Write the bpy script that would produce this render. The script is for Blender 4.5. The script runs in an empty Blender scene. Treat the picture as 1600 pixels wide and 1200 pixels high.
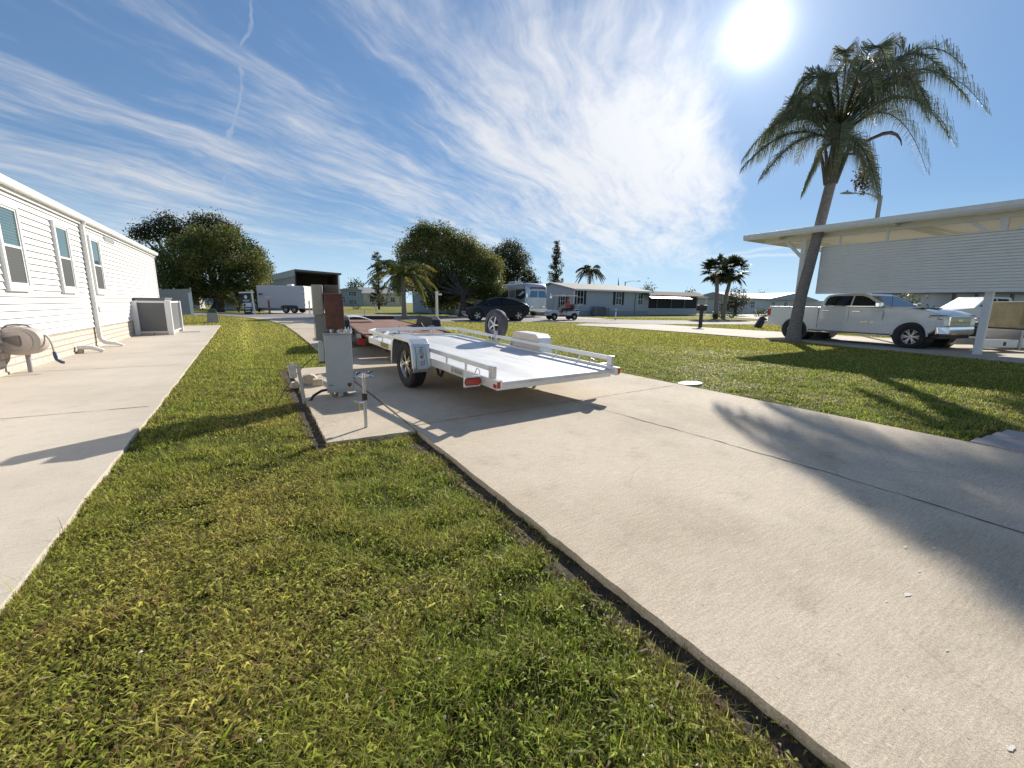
import bpy, bmesh, math, random
import numpy as np
from mathutils import Vector, Matrix, Euler
R=math.radians; PI=math.pi
SC=bpy.context.scene
COL=SC.collection
rng=np.random.default_rng(7); random.seed(7)
# ------------------------------------------------------------------ camera (pinhole solved from the photograph)
H=1.2; F=668.0
CR=np.array([[0.85769737,0.08455843,0.50715391],[-0.51400395,0.16491356,0.84178588],[0.01245646,0.98267665,-0.1849093]])
def ray(px,py): return CR@np.array((px-800,600-py,F))
def G(px,py,z=0.0):
    d=ray(px,py); t=(z-H)/d[2]; return Vector((d[0]*t,d[1]*t,H+d[2]*t))
def PD(px,py,D):
    d=ray(px,py); t=D/math.hypot(d[0],d[1]); return Vector((d[0]*t,d[1]*t,H+d[2]*t))
def PY(px,py,Y):
    d=ray(px,py); t=Y/d[1]; return Vector((d[0]*t,d[1]*t,H+d[2]*t))
def PXc(px,py,X):
    d=ray(px,py); t=X/d[0]; return Vector((d[0]*t,d[1]*t,H+d[2]*t))
def BD(px,D):
    v=PD(px,474,D); return Vector((v.x,v.y,0))
cam=bpy.data.cameras.new('camera'); co=bpy.data.objects.new('camera',cam); COL.objects.link(co)
cam.sensor_width=36; cam.lens=F/1600*36; cam.clip_start=0.05; cam.clip_end=3000
m=Matrix.Identity(4)
for i in range(3):
    m[i][0]=CR[i][0]; m[i][1]=CR[i][1]; m[i][2]=-CR[i][2]
m.translation=(0,0,H); co.matrix_world=m
SC.camera=co
SUN_EL=R(26.5); SUN_AZ=R(57.3)   # azimuth from +Y towards +X
SDIR=Vector((math.cos(SUN_EL)*math.sin(SUN_AZ),math.cos(SUN_EL)*math.cos(SUN_AZ),math.sin(SUN_EL)))
# ------------------------------------------------------------------ node helper
class NT:
    def __init__(s,nt): s.nt=nt; nt.nodes.clear()
    def n(s,typ,ins=None,**kw):
        nd=s.nt.nodes.new(typ)
        for k,v in kw.items(): setattr(nd,k,v)
        for k,v in (ins or {}).items(): s.put(nd,k,v)
        return nd
    def put(s,nd,k,v):
        sock=nd.inputs[k]
        if isinstance(v,bpy.types.Node): v=v.outputs[0]
        if isinstance(v,bpy.types.NodeSocket): s.nt.links.new(v,sock)
        else:
            if isinstance(v,(tuple,list)) and sock.type=='RGBA' and len(v)==3: v=(*v,1)
            sock.default_value=v
    def m(s,op,a,b=None,c=None,clamp=False):
        nd=s.n('ShaderNodeMath',operation=op,use_clamp=clamp); s.put(nd,0,a)
        if b is not None: s.put(nd,1,b)
        if c is not None: s.put(nd,2,c)
        return nd.outputs[0]
    def vm(s,op,a,b=None,out=0):
        nd=s.n('ShaderNodeVectorMath',operation=op); s.put(nd,0,a)
        if b is not None: s.put(nd,1,b)
        return nd.outputs[out]
    def ss(s,x,a,b,lo=0.,hi=1.):
        nd=s.n('ShaderNodeMapRange',interpolation_type='SMOOTHSTEP',ins={'Value':x,'From Min':a,'From Max':b,'To Min':lo,'To Max':hi}); return nd.outputs[0]
    def mix(s,f,a,b,blend='MIX'):
        nd=s.n('ShaderNodeMix',data_type='RGBA',blend_type=blend); s.put(nd,'Factor',f); s.put(nd,6,a); s.put(nd,7,b); return nd.outputs[2]
    def noise(s,vec,scale,detail=4,rough=.55,dist=0,out=0):
        nd=s.n('ShaderNodeTexNoise',ins={'Scale':scale,'Detail':detail,'Roughness':rough,'Distortion':dist})
        if vec is not None: s.put(nd,'Vector',vec)
        return nd.outputs[out]
def c3(v): return tuple(v) if len(v)==4 else (*v,1)
MATS={}
def mat(name,col,rough=.6,metal=0.,var=.14,scale=6.,bump=0.,bscale=60.,col2=None,th=(.35,.65),coat=0.,spec=.5,stretch=None,attr=None,transl=0.,dirt=None,dirt_amt=.5,dscale=2.):
    """procedural principled material: base colour broken by two noises, optional second colour, bump and dirt"""
    if name in MATS: return MATS[name]
    M=bpy.data.materials.new(name); M.use_nodes=True; t=NT(M.node_tree)
    out=t.n('ShaderNodeOutputMaterial'); b=t.n('ShaderNodeBsdfPrincipled')
    tc=t.n('ShaderNodeTexCoord').outputs['Object']; vec=tc
    if stretch: vec=t.vm('MULTIPLY',tc,stretch)
    n1=t.noise(vec,scale,6,.6)
    if attr:
        base=t.n('ShaderNodeAttribute',attribute_name=attr).outputs['Color']
    elif col2 is not None:
        base=t.mix(t.ss(n1,th[0],th[1]),c3(col),c3(col2))
    else: base=c3(col)
    n2=t.noise(vec,scale*4.3,5,.65)
    k=t.n('ShaderNodeMapRange',ins={'Value':t.m('ADD',t.m('MULTIPLY',n1,.5),t.m('MULTIPLY',n2,.5)),'From Min':.3,'From Max':.7,'To Min':1-var,'To Max':1+var}).outputs[0]
    base=t.mix(1.,base,t.n('ShaderNodeCombineColor',ins={0:k,1:k,2:k}).outputs[0],'MULTIPLY')
    if dirt is not None:
        dn=t.noise(tc,dscale,7,.7)
        base=t.mix(t.m('MULTIPLY',t.ss(dn,.5,.72),dirt_amt),base,c3(dirt))
    t.put(b,'Base Color',base)
    rr=t.n('ShaderNodeMapRange',ins={'Value':n2,'From Min':.3,'From Max':.7,'To Min':max(.02,rough*.85),'To Max':min(1,rough*1.15)}).outputs[0]
    t.put(b,'Roughness',rr); b.inputs['Metallic'].default_value=metal
    b.inputs['Specular IOR Level'].default_value=spec
    if coat: b.inputs['Coat Weight'].default_value=coat; b.inputs['Coat Roughness'].default_value=.03
    if bump:
        bn=t.n('ShaderNodeBump',ins={'Strength':bump,'Distance':.01,'Height':t.noise(vec,bscale,5,.6)}); t.put(b,'Normal',bn)
    sh=b.outputs[0]
    if transl:
        tr=t.n('ShaderNodeBsdfTranslucent',ins={'Color':base}); sh=t.n('ShaderNodeMixShader',ins={0:transl,1:sh,2:tr}).outputs[0]
    t.put(out,'Surface',sh); MATS[name]=M
    return M
# ------------------------------------------------------------------ mesh helper
class MB:
    def __init__(s): s.v=[]; s.f=[]; s.mi=[]
    def add(s,vs,fs,mi=0):
        o=len(s.v); s.v+= [tuple(v) for v in vs]; s.f+=[tuple(i+o for i in f) for f in fs]; s.mi+=[mi]*len(fs); return s
    def bx(s,x0,x1,y0,y1,z0,z1,mi=0,M=None):
        vs=[Vector((x,y,z)) for z in (z0,z1) for y in (y0,y1) for x in (x0,x1)]
        if M is not None: vs=[M@v for v in vs]
        return s.add(vs,[(0,2,3,1),(4,5,7,6),(0,1,5,4),(2,6,7,3),(0,4,6,2),(1,3,7,5)],mi)
    def bar(s,p0,p1,w,h,up=(0,0,1),mi=0):
        p0=Vector(p0);p1=Vector(p1); d=(p1-p0); L=d.length; d.normalize(); u=Vector(up)
        sx=d.cross(u)
        if sx.length<1e-4: sx=d.cross(Vector((1,0,0)))
        sx.normalize(); u=sx.cross(d)
        vs=[p+sx*a*w/2+u*b*h/2 for p in (p0,p1) for a,b in ((-1,-1),(1,-1),(1,1),(-1,1))]
        return s.add(vs,[(0,1,2,3),(7,6,5,4),(0,4,5,1),(1,5,6,2),(2,6,7,3),(3,7,4,0)],mi)
    def tube(s,pts,r,n=10,mi=0,cap=True):
        pts=[Vector(p) for p in pts]; k=len(pts); rs=r if isinstance(r,(list,tuple)) else [r]*k
        vs=[];fs=[]; ref=None
        for i,p in enumerate(pts):
            d=(pts[min(i+1,k-1)]-pts[max(i-1,0)]).normalized()
            if ref is None:
                ref=d.cross(Vector((0,0,1)))
                if ref.length<.05: ref=d.cross(Vector((1,0,0)))
            ref=(ref-d*ref.dot(d)).normalized(); q=d.cross(ref)
            for j in range(n):
                a=2*PI*j/n; vs.append(p+(ref*math.cos(a)+q*math.sin(a))*rs[i])
        for i in range(k-1):
            for j in range(n):
                a=i*n+j;b=i*n+(j+1)%n; fs.append((a,b,b+n,a+n))
        if cap: fs+= [tuple(range(n))[::-1],tuple(range((k-1)*n,k*n))]
        return s.add(vs,fs,mi)
    def cyl(s,p0,p1,r,n=14,mi=0,r1=None): return s.tube([p0,p1],[r,r if r1 is None else r1],n,mi)
    def lathe(s,prof,n=24,M=None,mi=0,closed=False,cap=True):
        """prof: (r,h) pairs turned about local z"""
        M=M or Matrix.Identity(4); vs=[];fs=[];k=len(prof)
        for r,h in prof:
            for j in range(n):
                a=2*PI*j/n; vs.append(M@Vector((r*math.cos(a),r*math.sin(a),h)))
        kk=k if closed else k-1
        for i in range(kk):
            for j in range(n):
                a=i*n+j;b=i*n+(j+1)%n; i2=((i+1)%k)*n; fs.append((a,b,i2+(j+1)%n,i2+j))
        if cap and not closed:
            if prof[0][0]>1e-5: fs.append(tuple(range(n))[::-1])
            if prof[-1][0]>1e-5: fs.append(tuple(range((k-1)*n,k*n)))
        return s.add(vs,fs,mi)
    def prism(s,poly,a0,a1,ax='y',mi=0,M=None,fy=None):
        """poly of 2-D points extruded. ax y: points are (x,z); x: (y,z); z: (x,y)"""
        def mk(u,w,a):
            v=Vector((u,a,w)) if ax=='y' else Vector((a,u,w)) if ax=='x' else Vector((u,w,a))
            if fy: v=fy(v)
            return M@v if M is not None else v
        n=len(poly); vs=[mk(u,w,a0) for u,w in poly]+[mk(u,w,a1) for u,w in poly]
        fs=[tuple(range(n)),tuple(range(2*n-1,n-1,-1))]+[(i,i+n,(i+1)%n+n,(i+1)%n) for i in range(n)]
        return s.add(vs,fs,mi)
    def sphere(s,c,r,n=12,mi=0,sc=(1,1,1)):
        c=Vector(c); k=max(4,n//2); vs=[];fs=[]
        for i in range(k+1):
            a=PI*i/k
            for j in range(n):
                b=2*PI*j/n; vs.append(c+Vector((sc[0]*r*math.sin(a)*math.cos(b),sc[1]*r*math.sin(a)*math.sin(b),sc[2]*r*math.cos(a))))
        for i in range(k):
            for j in range(n):
                a=i*n+j;b=i*n+(j+1)%n; fs.append((a,a+n,b+n,b))
        return s.add(vs,fs,mi)
    def loft(s,rings,mi=0,close=True,caps=True):
        n=len(rings[0]); vs=[Vector(p) for r in rings for p in r]; fs=[]
        for i in range(len(rings)-1):
            for j in range(n if close else n-1):
                a=i*n+j;b=i*n+(j+1)%n; fs.append((a,b,b+n,a+n))
        if caps and close: fs+=[tuple(range(n))[::-1],tuple(range((len(rings)-1)*n,len(rings)*n))]
        return s.add(vs,fs,mi)
    def build(s,name,mats,parent=None,smooth=None,bevel=0.,seg=2,sub=0,fix=True):
        me=bpy.data.meshes.new(name); me.from_pydata(s.v,[],s.f)
        ms=mats if isinstance(mats,(list,tuple)) else [mats]
        for x in ms: me.materials.append(x)
        if len(ms)>1: me.polygons.foreach_set('material_index',s.mi)
        if fix:
            bm=bmesh.new(); bm.from_mesh(me); bmesh.ops.recalc_face_normals(bm,faces=bm.faces); bm.to_mesh(me); bm.free()
        if smooth is not None:
            me.polygons.foreach_set('use_smooth',[True]*len(me.polygons)); me.set_sharp_from_angle(angle=R(smooth))
        o=bpy.data.objects.new(name,me); COL.objects.link(o)
        if parent is not None: o.parent=parent
        if bevel:
            bv=o.modifiers.new('bevel','BEVEL'); bv.width=bevel; bv.segments=seg; bv.limit_method='ANGLE'; bv.angle_limit=R(35)
        if sub:
            sb=o.modifiers.new('sub','SUBSURF'); sb.levels=sub; sb.render_levels=sub
        return o
def tag(o,label=None,cat=None,group=None,kind=None):
    if label: o['label']=label
    if cat: o['category']=cat
    if group: o['group']=group
    if kind: o['kind']=kind
    return o
def thing(name,label,cat,loc=(0,0,0),rot=0,group=None):
    o=bpy.data.objects.new(name,None); COL.objects.link(o); o.location=loc
    o.rotation_euler=(0,0,rot) if not isinstance(rot,(tuple,list)) else rot
    o.empty_display_size=.2
    return tag(o,label,cat,group)
def struct(name,mb,m,**k):
    return tag(mb.build(name,m,**k),kind='structure')
def npmesh(name,verts,loops,starts,mats,cols=None,parent=None,smooth=False,mi=None):
    """fast mesh from numpy arrays"""
    me=bpy.data.meshes.new(name); nv=len(verts); nf=len(starts)
    me.vertices.add(nv); me.vertices.foreach_set('co',np.asarray(verts,np.float32).ravel())
    me.loops.add(len(loops)); me.loops.foreach_set('vertex_index',np.asarray(loops,np.int32))
    me.polygons.add(nf); me.polygons.foreach_set('loop_start',np.asarray(starts,np.int32))
    for x in (mats if isinstance(mats,(list,tuple)) else [mats]): me.materials.append(x)
    if mi is not None: me.polygons.foreach_set('material_index',np.asarray(mi,np.int32))
    if smooth: me.polygons.foreach_set('use_smooth',np.ones(nf,bool))
    me.update(calc_edges=True)
    if cols is not None:
        a=me.attributes.new('col','FLOAT_COLOR','POINT'); c=np.ones((nv,4),np.float32); c[:,:3]=cols; a.data.foreach_set('color',c.ravel())
    o=bpy.data.objects.new(name,me); COL.objects.link(o)
    if parent is not None: o.parent=parent
    return o
def text(name,body,size,m,parent,loc,rot,ext=.002,align='CENTER',sx=1.,shear=0.):
    cu=bpy.data.curves.new(name,'FONT'); cu.body=body; cu.size=size; cu.extrude=ext; cu.align_x=align; cu.align_y='CENTER'; cu.shear=shear
    ob=bpy.data.objects.new(name,cu); COL.objects.link(ob)
    dg=bpy.context.evaluated_depsgraph_get(); me=bpy.data.meshes.new_from_object(ob.evaluated_get(dg))
    bpy.data.objects.remove(ob); me.materials.clear(); me.materials.append(m)
    o=bpy.data.objects.new(name,me); COL.objects.link(o); o.parent=parent; o.location=loc; o.rotation_euler=rot; o.scale=(sx,1,1)
    return o
def copy_tree(o,parent=None):
    c=o.copy(); COL.objects.link(c); c.parent=parent
    for ch in list(o.children): copy_tree(ch,c)
    return c
def vnoise(x,y,s,seed):
    """value noise on numpy arrays"""
    g=np.random.default_rng(seed).random((128,128)); u=x/s+1000;v=y/s+1000
    iu=np.floor(u).astype(int);iv=np.floor(v).astype(int);fu=u-iu;fv=v-iv
    fu=fu*fu*(3-2*fu);fv=fv*fv*(3-2*fv); q=lambda a,b:g[a%128,b%128]
    return (q(iu,iv)*(1-fu)+q(iu+1,iv)*fu)*(1-fv)+(q(iu,iv+1)*(1-fu)+q(iu+1,iv+1)*fu)*fv
def inpoly(x,y,poly):
    r=np.zeros(x.shape,bool); n=len(poly)
    for i in range(n):
        x0,y0=poly[i];x1,y1=poly[(i+1)%n]
        c=((y0>y)!=(y1>y))
        with np.errstate(divide='ignore',invalid='ignore'): xi=(x1-x0)*(y-y0)/((y1-y0) if y1!=y0 else 1e-9)+x0
        r^= c&(x<xi)
    return r
# ================================================================== world: Nishita sky + cirrus
W=bpy.data.worlds.new('World'); SC.world=W; W.use_nodes=True
t=NT(W.node_tree)
d=t.n('ShaderNodeTexCoord').outputs['Generated']
sky=t.n('ShaderNodeTexSky',sky_type='NISHITA'); sky.sun_disc=False; sky.sun_elevation=SUN_EL; sky.sun_rotation=SUN_AZ
sky.air_density=1.0; sky.dust_density=.05; sky.ozone_density=3.0
ss_=t.n('ShaderNodeSeparateColor',ins={0:sky.outputs[0]})
# soft shoulder: the photograph's wide-range exposure holds the bright side of the sky
def sh(x,k,g): return t.m('DIVIDE',t.m('MULTIPLY',x,g*k),t.m('ADD',x,k))
skyc=t.n('ShaderNodeCombineColor',ins={0:sh(ss_.outputs[0],2.4,.73),1:sh(ss_.outputs[1],4.4,.775),2:sh(ss_.outputs[2],6.8,.86)}).outputs[0]
def dirv(px,py):
    v=Vector(ray(px,py)).normalized(); return tuple(v)
sep=t.n('ShaderNodeSeparateXYZ',ins={0:d}); zx,zy,zz=sep.outputs
den=t.m('ADD',t.m('MAXIMUM',zz,0.),.10)
qx=t.m('DIVIDE',zx,den); qy=t.m('DIVIDE',zy,den)
q=t.n('ShaderNodeCombineXYZ',ins={0:qx,1:qy,2:0.}).outputs[0]
sd=Vector(dirv(1120,474)); sd.z=0; sd.normalize(); sp=Vector((sd.y,-sd.x,0))
w1=t.noise(q,.55,3,.5,out=1); wv=t.vm('SUBTRACT',w1,(.5,.5,.5)); wq=t.vm('ADD',q,t.vm('MULTIPLY',wv,(.7,.7,0)))
w2=t.vm('SUBTRACT',t.noise(q,2.3,3,.55,out=1),(.5,.5,.5)); wq=t.vm('ADD',wq,t.vm('MULTIPLY',w2,(.10,.10,0)))
s_=t.vm('DOT_PRODUCT',wq,tuple(sd),out=1); t_=t.vm('DOT_PRODUCT',wq,tuple(sp),out=1)
def st(a,b,off=0.): return t.n('ShaderNodeCombineXYZ',ins={0:t.m('MULTIPLY',s_,a),1:t.m('MULTIPLY',t_,b),2:off}).outputs[0]
nA=t.noise(st(.55,2.6),1.,5,.62,.15)          # long streaks
nB=t.noise(st(1.7,6.5,3.),1.,5,.66,.2)       # fibres
nC=t.noise(st(.35,.8,7.),1.,2,.5)            # patches
nD=t.noise(st(5.0,13.,9.),1.,3,.7)        # fine fuzz
def blob(px,py,deg,amt):
    k=1-math.cos(R(deg)); x=t.m('SUBTRACT',1.,t.vm('DOT_PRODUCT',d,dirv(px,py),out=1))
    return t.m('MULTIPLY',t.m('EXPONENT',t.m('MULTIPLY',x,-1/k)),amt)
mask=None
for b_ in ((900,210,12,.17),(1040,300,11,.18),(1060,120,9,.08),(800,60,10,.10),(1110,70,5,.10),(640,330,12,.10),(60,275,10,.12),(330,300,9,.13),(1000,370,9,.10),(1130,340,6,.13),(1110,180,6,.06),
          (1470,230,14,-.6),(1335,60,6,-.3),(1450,20,14,-.5),(1530,400,15,-.5),(650,150,8,-.05),(150,170,9,-.08),(300,60,10,-.04),(500,430,8,-.1),(1000,450,8,-.12),(1290,190,5,-.2),(1180,230,6,.08),(1180,340,6,.06)):
    x=blob(*b_); mask=x if mask is None else t.m('ADD',mask,x)
cl=t.m('ADD',t.m('ADD',t.m('MULTIPLY',nA,.58),t.m('MULTIPLY',nB,.42)),t.m('ADD',t.m('MULTIPLY',nC,.16),t.m('MULTIPLY',nD,.17)))
cl=t.m('ADD',cl,mask)
cov=t.ss(cl,.58,1.0); cov=t.m('POWER',cov,1.25)
cov=t.m('MULTIPLY',cov,t.ss(zz,.015,.10))
# contrails: thin bands along great circles
dn=t.vm('NORMALIZE',d)
NW=t.noise(dn,20,2,.6); NB=t.noise(dn,9,2,.6)
def trail(a,b,wid,amt,wig,wsc,brk,soft=.5):
    A=Vector(dirv(*a));B=Vector(dirv(*b)); n=A.cross(B).normalized(); mid=(A+B).normalized(); half=A.angle(B)/2
    tang=n.cross(mid).normalized(); x=t.vm('DOT_PRODUCT',dn,tuple(n),out=1); u=t.m('ARCSINE',t.vm('DOT_PRODUCT',dn,tuple(tang),out=1))
    x=t.m('ADD',x,t.m('MULTIPLY',t.m('SUBTRACT',NW,.5),wig))
    g=t.ss(t.m('ABSOLUTE',x),wid*.15,wid,1.,0.)
    e=t.ss(t.m('ABSOLUTE',u),half*.8,half,1.,0.)
    front=t.m('GREATER_THAN',t.vm('DOT_PRODUCT',dn,tuple(mid),out=1),.3)
    bb=t.ss(NB,.33,.50)
    return t.m('MULTIPLY',t.m('MULTIPLY',t.m('MULTIPLY',g,e),t.m('MULTIPLY',bb,front)),amt)
tr=[trail((398,-20),(352,262),.0045,.30,.05,22,30),trail((357,245),(338,342),.0045,.26,.04,22,9),
    trail((430,374),(760,379),.004,.40,.01,8,6),trail((840,381),(1060,387),.004,.45,.008,8,5),trail((900,402),(1290,398),.0045,.5,.012,8,5),
    trail((1130,398),(1270,380),.0045,.4,.01,8,6),trail((880,396),(1000,380),.0035,.25,.01,8,6)]
for x in tr: cov=t.m('MAXIMUM',cov,x)
sdot=t.vm('DOT_PRODUCT',dn,tuple(SDIR),out=1)
near=t.ss(sdot,.55,1.0)
cb=t.m('ADD',3.35,t.m('MULTIPLY',near,.7))
ccol=t.n('ShaderNodeCombineColor',ins={0:cb,1:cb,2:t.m('MULTIPLY',cb,1.02)}).outputs[0]
full=t.mix(t.m('MULTIPLY',cov,.86),skyc,ccol)
# hazy whitening of the air right at the horizon and the aureole about the sun
hz=t.ss(zz,-.02,.26,1.,0.); hz=t.m('MULTIPLY',t.m('POWER',hz,1.6),.8)
full=t.mix(hz,full,(3.0,4.0,4.75))
om=t.m('SUBTRACT',1.,sdot)
au=t.m('ADD',t.m('MULTIPLY',t.m('EXPONENT',t.m('MULTIPLY',om,-1/.0008)),6.),t.m('ADD',t.m('MULTIPLY',t.m('EXPONENT',t.m('MULTIPLY',om,-1/.0040)),.95),t.m('MULTIPLY',t.m('EXPONENT',t.m('MULTIPLY',om,-1/.030)),1.0)))
full=t.mix(1.,full,t.n('ShaderNodeCombineColor',ins={0:au,1:t.m('MULTIPLY',au,.98),2:t.m('MULTIPLY',au,.94)}).outputs[0],'ADD')
bg=t.n('ShaderNodeBackground',ins={'Color':full,'Strength':.125})
t.n('ShaderNodeOutputWorld',ins={'Surface':bg})
L=bpy.data.lights.new('sun','SUN'); L.energy=4.0; L.angle=R(.53); L.color=(1.,.93,.82)
lo=bpy.data.objects.new('sun',L); COL.objects.link(lo); lo.rotation_euler=SDIR.to_track_quat('Z','Y').to_euler()
vs=SC.view_settings; vs.view_transform='Standard'; vs.look='None'; vs.exposure=0.88; vs.gamma=1; vs.use_curve_mapping=False
SC.cycles.use_denoising=True; SC.cycles.denoising_input_passes='RGB_ALBEDO_NORMAL'; SC.cycles.denoising_prefilter='ACCURATE'; SC.cycles.caustics_reflective=False; SC.cycles.caustics_refractive=False; SC.cycles.sample_clamp_indirect=4.; SC.cycles.blur_glossy=1.; W.cycles.sampling_method='MANUAL'; W.cycles.sample_map_resolution=1024; SC.cycles.max_bounces=6; SC.cycles.transparent_max_bounces=8
# ================================================================== materials shared by many things
A=lambda *c:c
white=mat('white_paint',(.78,.78,.76),.45,var=.05,dirt=(.55,.52,.46),dirt_amt=.18)
vinyl=mat('white_vinyl_siding',(.71,.70,.68),.5,var=.05,scale=3,dirt=(.62,.58,.52),dirt_amt=.22,dscale=1.2)
vinylgrey=mat('pale_vinyl_siding',(.80,.765,.70),.5,var=.05,scale=3,dirt=(.55,.52,.46),dirt_amt=.25)
alu=mat('aluminium',(.66,.66,.67),.38,.75,var=.08,scale=9,dirt=(.4,.4,.4),dirt_amt=.3,bump=.05)
aluw=mat('bright_aluminium',(.82,.82,.81),.34,.35,var=.06,scale=7,dirt=(.6,.6,.58),dirt_amt=.35)
chrome=mat('chrome',(.75,.75,.76),.12,1.,var=.05)
steel=mat('galvanised_steel',(.45,.46,.47),.42,.7,var=.15,scale=30)
rubber=mat('tyre_rubber',(.018,.018,.02),.75,var=.2,scale=20,bump=.2)
blackp=mat('black_plastic',(.02,.02,.022),.5,var=.15)
darkmetal=mat('dark_metal',(.05,.05,.055),.5,.3,var=.2)
glassd=mat('dark_glass',(.010,.012,.015),.07,var=.05,spec=.4)
redlens=mat('red_lens',(.42,.02,.015),.18,var=.08,coat=.5)
bark=mat('tree_bark',(.05,.04,.032),.9,var=.35,scale=7,bump=.8,bscale=22,stretch=(1,1,.3),col2=(.085,.07,.055))
palmbark=mat('palm_bark',(.27,.235,.215),.85,var=.22,scale=9,bump=.7,bscale=30,col2=(.17,.145,.13),stretch=(1,1,2.2))
leafm=mat('leaf_foliage',(.05,.08,.02),.5,var=.25,attr='col',transl=.4,scale=3,spec=.2)
grassm=mat('grass_blades',(.05,.08,.02),.55,var=.1,attr='col',transl=.55,spec=.22)
woodg=mat('weathered_wood',(.40,.37,.33),.85,var=.3,scale=5,stretch=(1,1,.15),bump=.5,bscale=30)
roofsh=mat('grey_shingle',(.22,.21,.20),.9,var=.2,scale=4,bump=.5)
def concrete(name,base=(.57,.49,.38),dark=(.44,.37,.275),seed=0.,pit=1.):
    M=bpy.data.materials.new(name); M.use_nodes=True; t=NT(M.node_tree)
    out=t.n('ShaderNodeOutputMaterial'); b=t.n('ShaderNodeBsdfPrincipled')
    tc=t.vm('ADD',t.n('ShaderNodeTexCoord').outputs['Object'],(seed,seed*1.7,0))
    br_=t.noise(t.vm('MULTIPLY',tc,(9.,75.,1.)),1.,3,.65); big=t.noise(tc,.55,6,.62); mid=t.noise(tc,4.5,6,.7); fin=t.noise(tc,95,4,.75); grit=t.noise(tc,330,2,.6)
    c=t.mix(t.ss(big,.36,.68),c3(base),c3(dark))
    c=t.mix(t.m('MULTIPLY',t.ss(mid,.5,.78),.45),c,c3([x*.72 for x in dark]))
    wn=t.vm('ADD',tc,t.vm('MULTIPLY',t.vm('SUBTRACT',t.noise(tc,1.3,4,.6,out=1),(.5,.5,.5)),(.5,.5,0)))
    ve=t.n('ShaderNodeTexVoronoi',feature='DISTANCE_TO_EDGE',ins={'Scale':.42,'Vector':wn}); crk=t.m('MULTIPLY',t.m('LESS_THAN',ve.outputs['Distance'],.0022),t.ss(t.noise(tc,.8,2),.5,.6))
    c=t.mix(t.m('MULTIPLY',crk,.16*pit),c,(.16,.12,.085,1))
    st=t.noise(t.vm('MULTIPLY',tc,(3.,.35,1.)),1.1,5,.6); c=t.mix(t.m('MULTIPLY',t.ss(st,.52,.72),.22),c,(.60,.545,.45,1))
    rs=t.noise(tc,2.1,3,.5); c=t.mix(t.m('MULTIPLY',t.ss(rs,.66,.76),.35*pit),c,(.30,.20,.12,1))
    k=t.n('ShaderNodeMapRange',ins={'Value':t.m('ADD',t.m('MULTIPLY',fin,.5),t.m('MULTIPLY',grit,.5)),'From Min':.3,'From Max':.7,'To Min':1-.58*pit,'To Max':1+.48*pit}).outputs[0]
    c=t.mix(1.,c,t.n('ShaderNodeCombineColor',ins={0:k,1:k,2:k}).outputs[0],'MULTIPLY')
    # exposed shell / aggregate flecks and dark specks, stretched by the broom
    v=t.n('ShaderNodeTexVoronoi',ins={'Scale':42.,'Vector':t.vm('MULTIPLY',tc,(1.,.6,1.))}); vd=v.outputs['Distance']
    rc=t.n('ShaderNodeSeparateColor',ins={0:v.outputs['Color']}).outputs[0]
    fl=t.m('MULTIPLY',t.m('LESS_THAN',vd,.16),t.m('GREATER_THAN',rc,.80)); c=t.mix(t.m('MULTIPLY',fl,.6*pit),c,(.68,.65,.58,1))
    ds=t.m('MULTIPLY',t.m('LESS_THAN',vd,.14),t.m('LESS_THAN',rc,.10)); c=t.mix(t.m('MULTIPLY',ds,.6*pit),c,(.12,.10,.08,1))
    kb=t.n('ShaderNodeMapRange',ins={'Value':br_,'From Min':.3,'From Max':.7,'To Min':1-.13*pit,'To Max':1+.12*pit}).outputs[0]; c=t.mix(1.,c,t.n('ShaderNodeCombineColor',ins={0:kb,1:kb,2:kb}).outputs[0],'MULTIPLY'); t.put(b,'Base Color',c); t.put(b,'Roughness',.88); b.inputs['Specular IOR Level'].default_value=.3
    hb=t.m('ADD',t.m('MULTIPLY',fin,.6),t.m('MULTIPLY',mid,.5))
    t.put(b,'Normal',t.n('ShaderNodeBump',ins={'Strength':.45*pit,'Distance':.006,'Height':t.m('ADD',hb,t.m('MULTIPLY',grit,.5))}))
    t.put(out,'Surface',b.outputs[0]); return M
conc=concrete('driveway_concrete'); conc2=concrete('walkway_concrete',(.57,.51,.43),(.49,.435,.36),5.,.45); conc3=concrete('far_concrete',(.50,.46,.40),(.42,.38,.32),9.,.4)
asph=mat('asphalt',(.20,.185,.18),.9,var=.2,scale=3,bump=.3,col2=(.26,.24,.23))
jointm=mat('joint_dirt',(.13,.10,.07),.95,var=.3,scale=12)
soil=mat('soil',(.030,.022,.015),.95,var=.5,scale=14,bump=1.,bscale=40,col2=(.075,.05,.03))
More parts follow.
